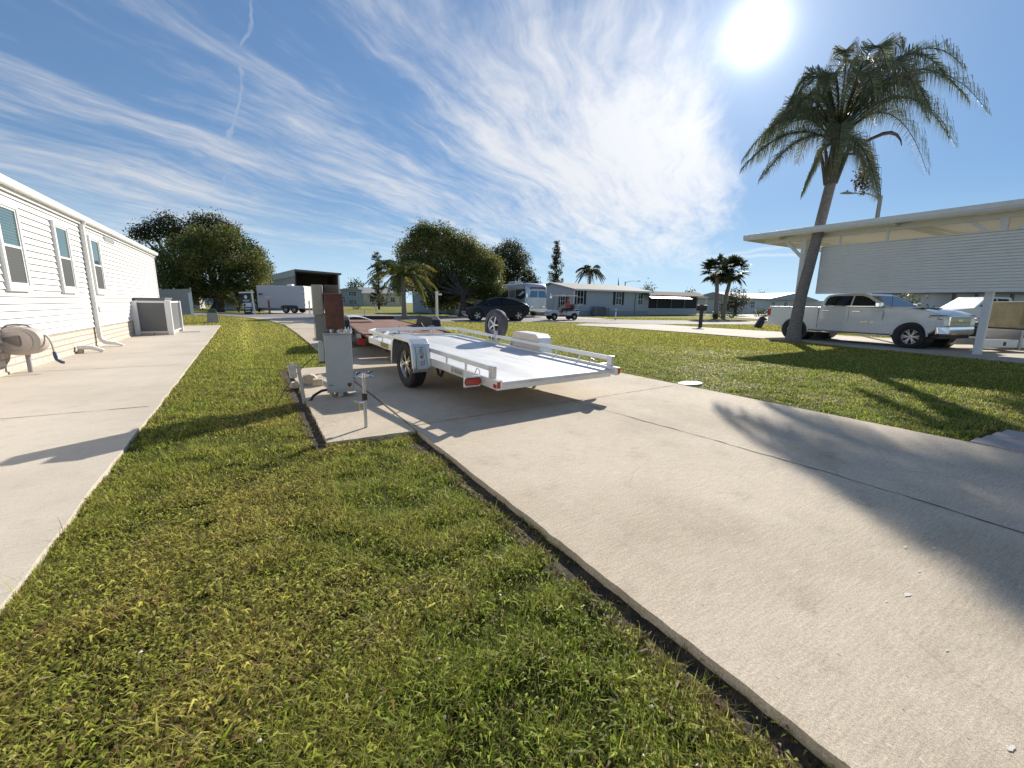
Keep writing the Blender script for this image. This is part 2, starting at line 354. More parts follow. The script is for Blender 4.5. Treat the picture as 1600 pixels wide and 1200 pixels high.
def lawnmat():
    M=bpy.data.materials.new('lawn_turf'); M.use_nodes=True; t=NT(M.node_tree)
    out=t.n('ShaderNodeOutputMaterial'); b=t.n('ShaderNodeBsdfPrincipled'); tc=t.n('ShaderNodeTexCoord').outputs['Object']
    n1=t.noise(tc,.18,5,.6); n2=t.noise(tc,1.6,6,.7); n3=t.noise(tc,14,5,.75); n4=t.noise(tc,60,3,.7)
    c=t.mix(t.ss(n2,.35,.65),(.18,.20,.04,1),(.26,.26,.06,1)); c=t.mix(t.ss(n1,.42,.66),c,(.31,.27,.085,1))
    c=t.mix(t.m('MULTIPLY',t.ss(n3,.48,.7),.6),c,(.06,.075,.018,1))
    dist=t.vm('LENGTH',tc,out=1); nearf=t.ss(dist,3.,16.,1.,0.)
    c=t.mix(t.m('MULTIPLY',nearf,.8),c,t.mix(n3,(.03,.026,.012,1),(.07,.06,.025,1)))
    t.put(b,'Base Color',c); t.put(b,'Roughness',.95); b.inputs['Specular IOR Level'].default_value=.15
    t.put(b,'Normal',t.n('ShaderNodeBump',ins={'Strength':1.,'Distance':.05,'Height':t.m('ADD',n3,t.m('MULTIPLY',n4,.6))}))
    t.put(out,'Surface',b.outputs[0]); return M
lawnm=lawnmat()
def brickmat(name,c1,c2,mortar,bw,bh):
    M=bpy.data.materials.new(name); M.use_nodes=True; t=NT(M.node_tree)
    out=t.n('ShaderNodeOutputMaterial'); b=t.n('ShaderNodeBsdfPrincipled'); tc=t.n('ShaderNodeTexCoord').outputs['Object']
    sp=t.n('ShaderNodeSeparateXYZ',ins={0:tc}); v=t.n('ShaderNodeCombineXYZ',ins={0:sp.outputs[1],1:sp.outputs[2],2:0.}).outputs[0]
    br=t.n('ShaderNodeTexBrick',ins={'Vector':v,'Color1':c3(c1),'Color2':c3(c2),'Mortar':c3(mortar),'Scale':1.,'Mortar Size':.012,'Brick Width':bw,'Row Height':bh,'Bias':0.})
    n=t.noise(tc,14,5,.7); c=t.mix(t.m('MULTIPLY',t.ss(n,.45,.7),.4),br.outputs[0],(.36,.27,.20,1))
    t.put(b,'Base Color',c); t.put(b,'Roughness',.9)
    t.put(b,'Normal',t.n('ShaderNodeBump',ins={'Strength':.8,'Distance':.012,'Height':t.m('ADD',t.m('MULTIPLY',br.outputs[1],-1.),t.m('MULTIPLY',n,.5))}))
    t.put(out,'Surface',b.outputs[0]); return M
brickm=brickmat('pale_brick',(.60,.55,.48),(.53,.475,.405),(.36,.31,.255),.30,.115)
# ================================================================== ground, pavements, road
LZ=-.05
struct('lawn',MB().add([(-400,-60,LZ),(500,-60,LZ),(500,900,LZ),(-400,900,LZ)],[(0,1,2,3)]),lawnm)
def edgy(p0,p1,amp,step,seed):
    """a straight edge broken into an irregular one (chipped concrete, ragged turf)"""
    rr=np.random.default_rng(seed); n=max(2,int(math.hypot(p1[0]-p0[0],p1[1]-p0[1])/step)); o=[]
    nx,ny=-(p1[1]-p0[1]),(p1[0]-p0[0]); l=math.hypot(nx,ny); nx/=l;ny/=l
    for i in range(n):
        k=i/n; a=(rr.random()-.5)*2*amp if i else 0; o.append((p0[0]+(p1[0]-p0[0])*k+nx*a,p0[1]+(p1[1]-p0[1])*k+ny*a))
    return o
# driveway: slabs with a long centre joint (slightly wandering) and cross joints
DL,DR=1.26,5.62
road_near=[(-60,74),(-20,53),(-2.5,42.2),(-.1,35.),(1.1,29.5),(1.36,25.)]
drive=edgy((1.26,-6),(1.26,3.85),.006,.07,1)+edgy((1.26,3.85),(1.40,18.7),.006,.2,2)+[(1.36,25),(.9,29.6),(-.1,35),(-.5,36.5)]+[(9,31.),(6.6,26.),(5.9,22)]+edgy((5.72,18.),(5.5,-6),.008,.12,3)
struct('driveway',MB().prism(drive,-.16,0.,'z'),conc,smooth=None)
def strip(pts,w,z,seed,mb):
    rr=np.random.default_rng(seed); L=[];Rr=[]
    for i,p in enumerate(pts):
        a=Vector(pts[max(0,i-1)]);b=Vector(pts[min(len(pts)-1,i+1)]); dd=(b-a).normalized(); nn=Vector((-dd.y,dd.x)); ww=w*(.45+rr.random()*1.1)/2
        L.append((p[0]+nn.x*ww,p[1]+nn.y*ww,z)); Rr.append((p[0]-nn.x*ww,p[1]-nn.y*ww,z))
    n=len(pts); mb.add(L+Rr,[(i,i+1,n+i+1,n+i) for i in range(n-1)])
jm=MB(); rr=np.random.default_rng(11)
ctr=[(3.50+.06*math.sin(y*1.1)+(rr.random()-.5)*.022-.055*max(0,min(1,(y-.4)/3.4)),y) for y in np.arange(-6,24,.09)]
strip(ctr,.010,.003,12,jm)
for y0,sl,sd_ in ((3.99,.057,13),(9.1,.03,14),(14.2,.02,15),(-1.6,.04,16),(19.2,.02,17)):
    strip([(x,y0+(x-1.3)*sl+(rr.random()-.5)*.012) for x in np.arange(1.275,5.5,.08)],.008,.0045,sd_,jm)
o=jm.build('joint',jointm,fix=False); o.name='driveway_joint'; tag(o,kind='structure')
# small side slab under the meter pedestal
struct('side_slab',MB().prism(edgy((.462,3.86),(1.245,3.84),.006,.06,21)+edgy((1.245,3.84),(1.245,8.6),.0,.5,22)+edgy((1.245,8.6),(.50,8.55),.006,.1,23)+edgy((.50,8.55),(.462,3.86),.006,.07,24),-.14,-.004,'z'),conc)
struct('side_walkway',MB().prism(edgy((-.90,-3),(-.955,2.33),.006,.1,31)+edgy((-.955,2.33),(-1.36,25.1),.01,.2,32)+[(-1.36,25.1),(-3.6,25.1),(-3.6,-3)],-.12,-.002,'z'),conc2)
jw=MB()
for y0 in (2.34,6.18,10.0,13.9,17.7,21.5): strip([(x,y0+(rr.random()-.5)*.004) for x in np.arange(-3.4,-.97-.018*(y0-2.3),.1)],.012,.002,int(y0*10),jw)
o=jw.build('walkway_joint',jointm,fix=False); tag(o,kind='structure')
# the road, curving from the far left to the right, and the neighbours' drives
road=[(-60,74),(-20,53.5),(-2.5,42.2),(-.4,36.4),(9.2,30.9),(10.5,26.5),(13,25.1),(17,24.2),(19.5,23.2),(21,20.6),(24.5,19.),(32.6,15.9),(60,5),(110,-14),(112,-9),(62,11),(42,19.4),(33,22.6),(27.5,25.5),(25,28.5),(22,33),(14,40),(8,44.4),(4.5,46.1),(-.2,47.6),(-20,59),(-60,80)]
struct('road',MB().prism(road,-.2,-.012,'z'),asph)
struct('neighbour_driveway',MB().prism([(16.9,8.3),(17.2,12.4),(17.0,17.4),(16.2,20.),(18.5,21.5),(22.6,19.3),(22.2,15),(22.3,11),(22.4,-2),(15.,-2),(15.1,1.2),(15.35,2.4),(15.6,3.3),(15.95,4.35),(16.5,6.6)],-.15,-.006,'z'),conc3)
# far pavement beyond the road: drives of the houses opposite
struct('far_driveway',MB().prism([(2.2,45.5),(7.5,43.6),(7.,52),(8,66),(1,66),(1.2,56)],-.15,-.02,'z'),conc3)
struct('far_driveway',MB().prism([(18.,36.3),(25.4,28.0),(27.5,29.),(28,44),(24,52),(20.5,52),(19,42)],-.15,-.018,'z'),conc3)
struct('far_driveway',MB().prism([(41,20.),(46,17.8),(52,28),(60,34),(95,46),(94,49),(58,37),(48,31)],-.15,-.02,'z'),conc3)
struct('far_driveway',MB().prism([(24.6,6),(24.2,9),(40,8.5),(58,6.5),(58,4)],-.15,-.022,'z'),conc3)
PAVE=[drive,[(5.5,.28),(6.56,.28),(6.56,1.1),(5.5,1.1)],[(.462,3.86),(1.3,3.86),(1.3,8.6),(.5,8.6)],[(-.94,-3),(-.955,2.33),(-1.36,25.1),(-9,25.1),(-9,-3)],road,
      [(16.9,8.3),(17.2,12.4),(17.0,17.4),(16.2,20.),(18.5,21.5),(22.6,19.3),(22.2,15),(22.3,11),(22.4,-2),(15.,-2),(15.1,1.2),(15.35,2.4),(15.6,3.3),(15.95,4.35),(16.5,6.6)],
      [(2.2,45.5),(7.5,43.6),(7.,52),(8,66),(1,66),(1.2,56)],[(18.,36.3),(25.4,28.0),(27.5,29.),(28,44),(24,52),(20.5,52),(19,42)],[(41,20.),(46,17.8),(52,28),(60,34),(95,46),(94,49),(58,37),(48,31)]]
# soil showing along the driveway edge and the side slab
so=MB(); strip([(1.20+.02*math.sin(y*3),y) for y in np.arange(-1.5,3.8,.11)],.15,LZ+.006,41,so)
strip([(.43+.02*math.sin(y*2),y) for y in np.arange(3.75,8.6,.11)],.16,LZ+.006,42,so)
strip([(x,3.80) for x in np.arange(.45,1.3,.09)],.09,LZ+.008,43,so)
strip([(-.90-.018*(y-2.3),y) for y in np.arange(-1,25,.15)],.05,LZ+.006,44,so)
strip([(5.56+.02*math.sin(y*2),y) for y in np.arange(-1.5,12,.12)],.16,LZ+.006,45,so)
o=so.build('soil',soil,fix=False); tag(o,kind='structure')
# ================================================================== grass
def grass():
    HA=math.atan2(.507,.842); N=2700000
    Dmax=46.; u=rng.random(N); D=np.exp(u*math.log(Dmax/.55))*.55
    keep=rng.random(N)<np.clip((D/2.4)**2*1.0,.12,1)   # uniform below 2.4 m, thinning with distance beyond
    D=D[keep]; a=HA+(rng.random(len(D))-.5)*2*R(66)
    x=np.sin(a)*D;y=np.cos(a)*D
    ok=np.ones(len(D),bool)
    for p in PAVE: ok&=~inpoly(x,y,p)
    ok&=~inpoly(x,y,[(-9,-3),(-3.4,-3),(-3.4,24),(-9,24)])
    # bare, thin soil strip by the driveway edges
    e1=np.where((y<3.8),1.26-x,9); e2=np.where((y>3.75)&(y<8.7),.462-x,9); ed=np.minimum(np.where(e1<0,9,e1),np.where(e2<0,9,e2)); er=np.where(y<16,x-5.55,9); er=np.where(er<0,9,er); ed=np.minimum(ed,er)
    gw=np.where(e1<.3,.035+.075*np.clip((3.2-y)/3.,0,1)+.05*(vnoise(x,y,.14,9)-.5),.11); ok&=~((ed<gw)&(rng.random(len(D))<.93))
    x=x[ok];y=y[ok];D=D[ok];ed=ed[ok]; n=len(x)
    p1=vnoise(x,y,.55,1);p2=vnoise(x,y,.16,2);p3=vnoise(x,y,2.3,3);p4=vnoise(x,y,.06,4)
    dry=np.clip(p1*.5+p3*.45+p2*.35-.46-.12*np.clip((2.2-D)/1.5,0,1),0,1)
    thin=(p2*.5+p1*.3+p4*.3<.47)&(rng.random(n)<.72)&(D<9); keep=~thin
    x,y,D,ed,p1,p2,p3,p4,dry=[q[keep] for q in (x,y,D,ed,p1,p2,p3,p4,dry)]; n=len(x)
    r=rng.random(n)
    broad=(r<.22+.3*(p1>.55))&(D<14)                              # clover and broad weeds among the blades
    hgt=np.where(broad,.014+.016*rng.random(n),.020+.032*rng.random(n)**1.5)*(.75+.6*p2)
    hgt*=np.where(ed<.1,.6,1.); hgt*=np.where(rng.random(n)<.02,1.8,1.)
    wid=np.maximum(np.where(broad,.005+.005*rng.random(n),.0017+.0018*rng.random(n)),.00095*D)
    az=rng.random(n)*2*PI; ln=np.where(broad,.9+.9*rng.random(n),.35+1.1*rng.random(n)**1.3)
    dx=np.cos(az)*ln;dy=np.sin(az)*ln; sx=-np.sin(az);sy=np.cos(az)
    z0=np.full(n,LZ-.004)
    def pt(k,wf,zf): # station along blade
        cx=x+dx*hgt*k**1.6; cy=y+dy*hgt*k**1.6; cz=z0+hgt*zf+np.where(broad,.012*rng.random(n),0)
        return np.stack([cx-sx*wid*wf,cy-sy*wid*wf,cz],1),np.stack([cx+sx*wid*wf,cy+sy*wid*wf,cz],1)
    a0,a1=pt(np.zeros(n),np.where(broad,.12,.42),np.zeros(n)); b0,b1=pt(np.full(n,.6),np.where(broad,.55,.36),np.where(broad,.8,.68))
    tp=np.stack([x+dx*hgt,y+dy*hgt,z0+hgt*np.where(broad,.85,1.)],1)
    V=np.stack([a0,a1,b0,b1,tp],1).reshape(-1,3)
    base=np.arange(n)[:,None]*5
    loops=(base+np.array([[0,1,3,2,2,3,4]])).ravel(); starts=(np.arange(n)[:,None]*7+np.array([[0,4]])).ravel()
    g1=np.array((.16,.25,.03));g2=np.array((.36,.43,.06));yl=np.array((.52,.47,.12));br=np.array((.20,.125,.06)); pale=np.array((.55,.50,.28))
    k=rng.random(n)[:,None]; c=g1*(1-k)+g2*k
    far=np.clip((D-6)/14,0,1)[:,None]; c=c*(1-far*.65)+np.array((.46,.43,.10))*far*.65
    dd=np.clip(dry[:,None]*1.5+(rng.random(n)[:,None]-.5)*.5,0,1); c=c*(1-dd)+yl*dd
    rb=rng.random(n); c[rb<.09+.35*(ed<.16)+.12*(dry>.35)]=br; c[(rb>.965)]=pale*.8
    lime=(rng.random(n)<.03); c[lime]=np.array((.36,.42,.04))
    stripe=np.exp(-((x-(-.05-.012*y))/.22)**2)*np.clip((y-6)/6,0,1); c*= (1+.35*stripe)[:,None]
    c*= (.46+1.4*rng.random(n)**1.5)[:,None]
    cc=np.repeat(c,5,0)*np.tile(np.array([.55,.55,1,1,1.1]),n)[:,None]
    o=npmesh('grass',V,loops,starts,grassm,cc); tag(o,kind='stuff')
    print('grass blades',n)
grass()
# small pale flowers and fallen bits scattered in the turf near the camera
fl=MB(); rr=np.random.default_rng(5)
for i in range(80):
    D=.9+rr.random()**1.5*5; a=R(31)+(rr.random()-.5)*R(110); x,y=math.sin(a)*D,math.cos(a)*D
    if not(-.9<x<1.15) or (x>.4 and y>3.7): continue
    r=.003+.004*rr.random(); Mx=Matrix.Translation((x,y,LZ+.03+.02*rr.random()))@Euler((rr.random()*.9,rr.random()*.9,rr.random()*6)).to_matrix().to_4x4()
    fl.add([Mx@Vector((r*math.cos(k*PI/3),r*math.sin(k*PI/3)*.8,.002*(k%2))) for k in range(6)],[tuple(range(6))])
o=fl.build('lawn_flowers',mat('flower_petal',(.66,.64,.56),.7,var=.1),fix=False); tag(o,kind='stuff')
# splashes of white paint and shell on the driveway
for i,(px,py,s) in enumerate(((1415,855,.028),(1460,857,.022),(1418,930,.03),(1580,1170,.028),(1436,893,.015),(1495,893,.014),(1480,1017,.012),(1385,940,.012),(1440,752,.03),(1360,715,.02))):
    p=G(px,py); rr=np.random.default_rng(60+i); n=11
    b_=MB().add([(p.x+s*(.25+.55*rr.random())*math.cos(k*2*PI/n)*1.2,p.y+s*(.2+.5*rr.random())*math.sin(k*2*PI/n)*.6,.0025) for k in range(n)],[tuple(range(n))])
    tag(b_.build('paint_spot',mat('faded_paint',(.60,.57,.50),.8,var=.25,scale=60),fix=False),kind='structure')
# ================================================================== white mobile home on the left
def lap(mb,y0,y1,z0,z1,x,pitch,out=.014,axis='y',mi=0,sgn=1):
    """lap siding: saw-tooth profile facing +x (sgn 1) extruded along y"""
    n=int(round((z1-z0)/pitch)); p=(z1-z0)/n; poly=[]
    for i in range(n):
        z=z0+i*p; poly+=[(x+sgn*out,z),(x+sgn*out*.92,z+.006),(x+sgn*.001,z+p-.002)]
    poly+=[(x,z1),(x-sgn*.08,z1),(x-sgn*.08,z0)]
    if axis=='y': mb.prism(poly,y0,y1,'y',mi)
    else: mb.prism(poly,y0,y1,'x',mi)
HX=-3.4; HY0,HY1=-6.,23.9
house=thing('mobile_home','long white mobile home with lap siding, tall narrow windows and a pale brick skirt','house',(HX,9,0))
def hl(mb): # shift to local coords of the house empty
    mb.v=[(x-HX,y-9,z) for x,y,z in mb.v]; return mb
w_=MB()
n=int(round((2.99-.50)/.118)); pp=(2.99-.50)/n; prof=[]
for i in range(n):
    z=.50+i*pp; prof+=[(HX-.03,z),(HX+.022,z+.001),(HX+.021,z+.007),(HX+.001,z+pp-.014),(HX-.03,z+pp-.013)]
prof+=[(HX,2.99),(HX-7.6,2.99),(HX-7.6,.50)]
w_.prism(prof,HY0,HY1,'y')
rr=np.random.default_rng(3)          # siding butt joints
for i in range(26):
    y=HY0+rr.random()*(HY1-HY0); k=rr.integers(0,n); z=.5+k*pp; w_.bx(HX,HX+.019,y,y+.006,z+.008,z+pp*.6)
hl(w_).build('wall',vinyl,house)
s_=MB().bx(HX-7.5,HX-.012,HY0+.05,HY1-.05,-.02,.53); hl(s_).build('skirting',brickm,house)
b_=MB().bx(HX-.012,HX+.006,HY0+.05,HY1-.05,-.01,.035); hl(b_).build('footing',conc2,house)
# corner board, fascia, gutter, roof
c_=MB().bx(HX-.02,HX+.03,HY1-.10,HY1+.02,.48,2.99).bx(HX-.10,HX-.02,HY1-.001,HY1+.02,.48,2.99); hl(c_).build('corner_trim',white,house,bevel=.004)
r_=MB().prism([(HX+.075,3.13),(HX+.04,3.0),(HX-.02,3.0),(HX-3.8,3.02),(HX-7.9,3.0),(HX-7.9,3.10),(HX-3.8,4.20),(HX+.09,3.145)],HY0-.2,HY1+.10,'y')
hl(r_).build('roof',[roofsh],house)
so_=MB().bx(HX+.003,HX+.036,HY0-.2,HY1+.08,2.955,2.999); hl(so_).build('soffit',white,house)
g_=MB().prism([(HX+.062,3.125),(HX+.062,3.01),(HX+.15,3.015),(HX+.165,3.05),(HX+.18,3.12),(HX+.168,3.12),(HX+.152,3.06),(HX+.14,3.03),(HX+.075,3.03),(HX+.075,3.125)],HY0-.2,HY1+.12,'y')
hl(g_).build('gutter',white,house,smooth=40)
fa=MB().bx(HX+.0365,HX+.0605,HY0-.2,HY1+.09,2.94,3.12); hl(fa).build('fascia',white,house)
def mk_blind():
    M=bpy.data.materials.new('blind_and_reflection_glass'); M.use_nodes=True; t=NT(M.node_tree); tc=t.n('ShaderNodeTexCoord').outputs['Object']
    z=t.n('ShaderNodeSeparateXYZ',ins={0:tc}).outputs[2]; wv=t.m('FRACT',t.m('MULTIPLY',z,21.))
    c=t.mix(t.ss(wv,.25,.75),(.05,.085,.085,1),(.09,.155,.155,1)); b=t.n('ShaderNodeBsdfPrincipled',ins={'Base Color':c,'Roughness':.04,'Specular IOR Level':.9})  # blind slats as stripes, with a teal reflection put into their colour
    t.n('ShaderNodeOutputMaterial',ins={0:b}); return M
glass_up=mk_blind()
def mk_screen():
    M=bpy.data.materials.new('insect_screen'); M.use_nodes=True; t=NT(M.node_tree); tc=t.n('ShaderNodeTexCoord').outputs['Object']
    z=t.n('ShaderNodeSeparateXYZ',ins={0:tc}).outputs[2]; wv=t.m('FRACT',t.m('MULTIPLY',z,21.))
    y=t.n('ShaderNodeSeparateXYZ',ins={0:tc}).outputs[1]
    c=t.mix(t.m('MULTIPLY',t.ss(wv,.3,.7),.7),(.06,.062,.06,1),(.085,.09,.087,1)); b=t.n('ShaderNodeBsdfPrincipled',ins={'Base Color':c,'Roughness':.5})
    t.n('ShaderNodeOutputMaterial',ins={0:b}); return M
screenm=mk_screen()
def window(yc,w,z0,z1):
    y0,y1=yc-w/2,yc+w/2; zm=(z0+z1)/2; f=MB()
    X0,X1=HX-.01,HX+.068
    for a in ((y0-.075,y0,z0-.10,z1+.085),(y1,y1+.075,z0-.10,z1+.085),(y0,y1,z1,z1+.085),(y0,y1,z0-.10,z0)): f.bx(X0,X1,*a)
    for a in ((y0,y0+.035,z0,z1),(y1-.035,y1,z0,z1),(y0+.035,y1-.035,z1-.035,z1),(y0+.035,y1-.035,z0,z0+.045),(y0+.035,y1-.035,zm-.02,zm+.02)): f.bx(X0,X1-.018,*a)
    fo=hl(f).build('window',white,house,bevel=.003)
    hl(MB().bx(HX,HX+.036,y0+.03,y1-.03,zm+.015,z1-.03)).build('pane',glass_up,fo)
    hl(MB().bx(HX,HX+.039,y0+.03,y1-.03,z0+.04,zm-.015)).build('screen',screenm,fo)
for yc in (4.2,7.4,10.72,13.14,15.45): window(yc,.70,1.40,2.68)
dsp=MB()
dsp.tube([(HX+.11,14.6,3.03),(HX+.10,14.6,2.98),(HX+.065,14.6,2.90)],.042,8); dsp.prism([(HX+.018,.24),(HX+.018,2.95),(HX+.10,2.95),(HX+.10,.24)],14.545,14.655,'y')
dsp.loft([[(HX+.02,14.545,.25),(HX+.10,14.545,.25),(HX+.10,14.655,.25),(HX+.02,14.655,.25)],[(HX+.05,14.545,.15),(HX+.12,14.545,.19),(HX+.12,14.655,.19),(HX+.05,14.655,.15)],[(HX+.12,14.55,.07),(HX+.20,14.55,.14),(HX+.20,14.65,.14),(HX+.12,14.65,.07)],[(HX+.32,14.55,.05),(HX+.34,14.55,.115),(HX+.34,14.65,.115),(HX+.32,14.65,.05)],[(HX+.47,14.55,.0),(HX+.50,14.55,.035),(HX+.50,14.65,.035),(HX+.47,14.65,.0)]])
hl(dsp).build('downspout',white,house,smooth=35,bevel=.004)
v_=MB().bx(HX,HX+.035,16.6,17.6,2.79,2.92)
for k in range(6): v_.bx(HX+.035,HX+.042,16.63,17.57,2.802+k*.02,2.812+k*.02)
hl(v_).build('vent_grille',mat('vent_grey',(.42,.43,.45),.5),house)
o_=MB().bx(HX,HX+.05,15.02,15.12,.86,1.0); hl(o_).build('outlet_cover',mat('outlet_grey',(.6,.58,.55),.5),house,bevel=.006)
# loose spout beyond the reel, carrying roof water over the walk
sp=thing('drain_spout','short white curved spout lying on the walkway between hose reel and downspout','spout',(HX+.02,13.0,0))
q=MB(); pts=[(.0,.0,.12),(.12,.02,.125),(.22,.05,.12),(.33,.08,.07),(.40,.10,.03)]; q.tube(pts,[.05,.052,.05,.047,.045],10); q.build('pipe',white,sp,smooth=40)
MB().bx(-.0,.10,-.06,.05,0,.068).build('block',mat('block_tan',(.42,.34,.25),.9,var=.3),sp,bevel=.006)
# ------------------------------------------------------------------ hose reel on a post
beige=mat('beige_plastic',(.50,.43,.385),.5,var=.05); beiged=mat('brown_plastic',(.20,.165,.15),.55); navy=mat('blue_plastic',(.03,.07,.16),.4)
P=G(38,582); P.x=-3.24
reel=thing('hose_reel','beige plastic garden hose reel on a post in front of the brick skirt','hose reel',P,R(-12)); reel.scale=(.94,.94,.97)
def ell(cx,cz,a,b,n=36,pw=2.3):
    o=[]
    for k in range(n):
        th=2*PI*k/n; c,s=math.cos(th),math.sin(th); o.append((cx+a*math.copysign(abs(c)**(2/pw),c),cz+b*math.copysign(abs(s)**(2/pw),s)))
    return o
body=MB()
rings=[]
for yy,k in ((.16,.80),(.14,.94),(.06,1.),(-.06,1.),(-.12,.95),(-.145,.84)): rings.append([(x*k,yy,.53+(z-.53)*k) for x,z in ell(.02,.53,.335,.235)])
body.loft(rings); body.build('housing',beige,reel,smooth=35)
ring=MB(); rings=[]
for yy,k in ((-.14,.84),(-.165,.80),(-.165,.70),(-.15,.66)): rings.append([(.02+(x-.02)*k,yy,.53+(z-.53)*k) for x,z in ell(.02,.53,.29,.225)])
ring.loft(rings); ring.build('side_cover',beige,reel,smooth=35)
tri=[(-.13,.56),(-.10,.585),(.05,.625),(.085,.625),(.10,.60),(.105,.52),(.095,.46),(.075,.445),(.03,.46),(-.10,.53)]
MB().prism(tri,-.172,-.15,'y').build('side_panel',beiged,reel,bevel=.006)
MB().tube([(-.17,0,.735),(-.13,0,.785),(.0,0,.80),(.13,0,.785),(.18,0,.735)],.016,8).build('carry_handle',mat('grey_plastic',(.26,.25,.25),.5),reel,smooth=40)
b_=MB().bx(-.52,-.30,-.05,.06,.44,.66); b_.bx(-.60,-.50,-.06,.08,.47,.62); b_.build('wall_bracket',beige,reel,bevel=.02)
MB().bx(-.56,-.44,-.075,-.05,.50,.58).build('bracket_clip',blackp,reel,bevel=.01)
MB().cyl((.05,.03,0),(.05,.03,.40),.034,12).build('post',mat('post_grey',(.37,.35,.36),.6),reel,smooth=40)
h_=MB(); pts=[(.30,0,.60)]
for k in range(9):
    a=k/8; pts.append((.32+.11*math.sin(a*PI*.5),-.01,.62-.30*a**1.7+.02*math.sin(a*PI)))
h_.tube(pts,.014,8); h_.build('hose',mat('hose_tan',(.42,.38,.34),.5),reel,smooth=40)
nz=MB().tube([(.43,-.01,.34),(.44,-.01,.26),(.45,-.02,.20)],[.022,.028,.02],10); nz.tube([(.445,-.02,.21),(.52,-.04,.165),(.56,-.05,.155)],[.02,.026,.024],10); nz.build('nozzle',navy,reel,smooth=40)
h2=MB(); pts=[(-.12,-.06,.34),(-.14,-.08,.22),(-.19,-.14,.10),(-.27,-.24,.03),(-.42,-.45,.014),(-.75,-.7,.014)]; h2.tube(pts,.011,8); h2.build('supply_hose',mat('hose_tan',(.42,.38,.34),.5),reel,smooth=40)
MB().tube([(-.48,.02,.44),(-.46,.02,.2),(-.44,.03,.0)],.03,8).build('supply_pipe',mat('post_grey',(.37,.35,.36),.6),reel,smooth=40)
# ------------------------------------------------------------------ air-conditioner behind a white screen
scw=mat('screen_white',(.74,.74,.74),.4,var=.03)
def mkmesh(name,col):
    M=bpy.data.materials.new(name); M.use_nodes=True; t=NT(M.node_tree); tc=t.n('ShaderNodeTexCoord').outputs['Object']
    n=t.noise(tc,2.,3); c=t.mix(n,c3([x*.85 for x in col]),c3([x*1.15 for x in col])); b=t.n('ShaderNodeBsdfPrincipled',ins={'Base Color':c,'Roughness':.55,'Specular IOR Level':.3})
    tr=t.n('ShaderNodeBsdfTransparent'); mx=t.n('ShaderNodeMixShader',ins={0:.90,1:tr,2:b}); t.n('ShaderNodeOutputMaterial',ins={0:mx}); return M
dmesh=mkmesh('grey_mesh',(.16,.163,.17))
scr=thing('privacy_screen','white framed screen with dark grey mesh panels around the air conditioner','screen',(-2.42,18.72,0))
def panel(L,parent,name='panel'):
    f=MB().bx(0,L,-.02,.02,.075,.125).bx(0,L,-.02,.02,1.075,1.135); f.bx(0,.035,-.02,.02,.125,1.075).bx(L-.035,L,-.02,.02,.125,1.075)
    o=f.build(name,scw,parent,bevel=.004)
    MB().bx(.03,L-.03,-.004,.004,.12,1.08).build('mesh_sheet',dmesh,o); return o
p1=panel(.90,scr); p1.location=(-.98,0,0)
p2=panel(2.16,scr); p2.location=(.0,.04,0); p2.rotation_euler=(0,0,R(90))
for x,y in ((-.90,0),(-.02,0),(.0,2.22)):
    MB().bx(x-.075,x+.075,y-.075+.0,y+.075,0,1.14).build('post',scw,scr,bevel=.006)
ac=thing('air_conditioner','grey outdoor air conditioner hidden inside the white screen against the wall','air conditioner',(-2.95,19.75,0))
a_=MB().bx(-.40,.40,-.75,.75,.10,1.20); a_.build('cabinet',mat('ac_grey',(.32,.32,.32),.5),ac,bevel=.02)
MB().bx(-.43,.43,-.79,.79,1.20,1.245).build('top_lid',mat('ac_dark',(.20,.195,.20),.5),ac,bevel=.01)
a_=MB()
for k in range(14): a_.bx(-.41,.41,-.76,.76,.2+k*.068,.225+k*.068)
a_.build('louvres',mat('ac_dark',(.20,.195,.20),.5),ac)
MB().bx(-.5,.5,-.85,.85,0,.10).build('pad',conc2,ac)
for i,(x,y,l) in enumerate(((-3.08,18.62,.34),(-2.70,18.66,.36))):
    tag(MB().bx(x-l/2,x+l/2,y,y+.14,0,.072).build('paver_block',mat('block_tan2',(.48,.42,.35),.9,var=.2),bevel=.008),('tan concrete block under the screen, beside the brick wall','tan concrete block under the screen, beside its outer corner post')[i],'block','blocks under the privacy screen')
tag(MB().bx(-2.38,-1.75,20.0,20.04,0,.012).build('metal_rod',darkmetal),'thin dark rod lying on the walkway beside the screen','rod')
# ------------------------------------------------------------------ meter pedestal on the side slab
greyp=mat('cabinet_grey',(.37,.40,.41),.45,.1,var=.06,scale=3,dirt=(.17,.16,.14),dirt_amt=.3)
greyd=mat('cabinet_green_grey',(.20,.225,.21),.5,.2,var=.1,scale=4,dirt=(.12,.11,.09),dirt_amt=.35)
rust=mat('rusty_brown_paint',(.075,.028,.020),.7,var=.3,scale=5,col2=(.115,.042,.026),bump=.2)
boxt=mat('aged_grey_box',(.36,.35,.31),.7,var=.22,scale=14,bump=.3,col2=(.28,.27,.23))
ped=thing('meter_pedestal','electric meter pedestal of stacked grey cabinets and one rusty brown box','electrical pedestal',(.885,5.72,0),R(-9))
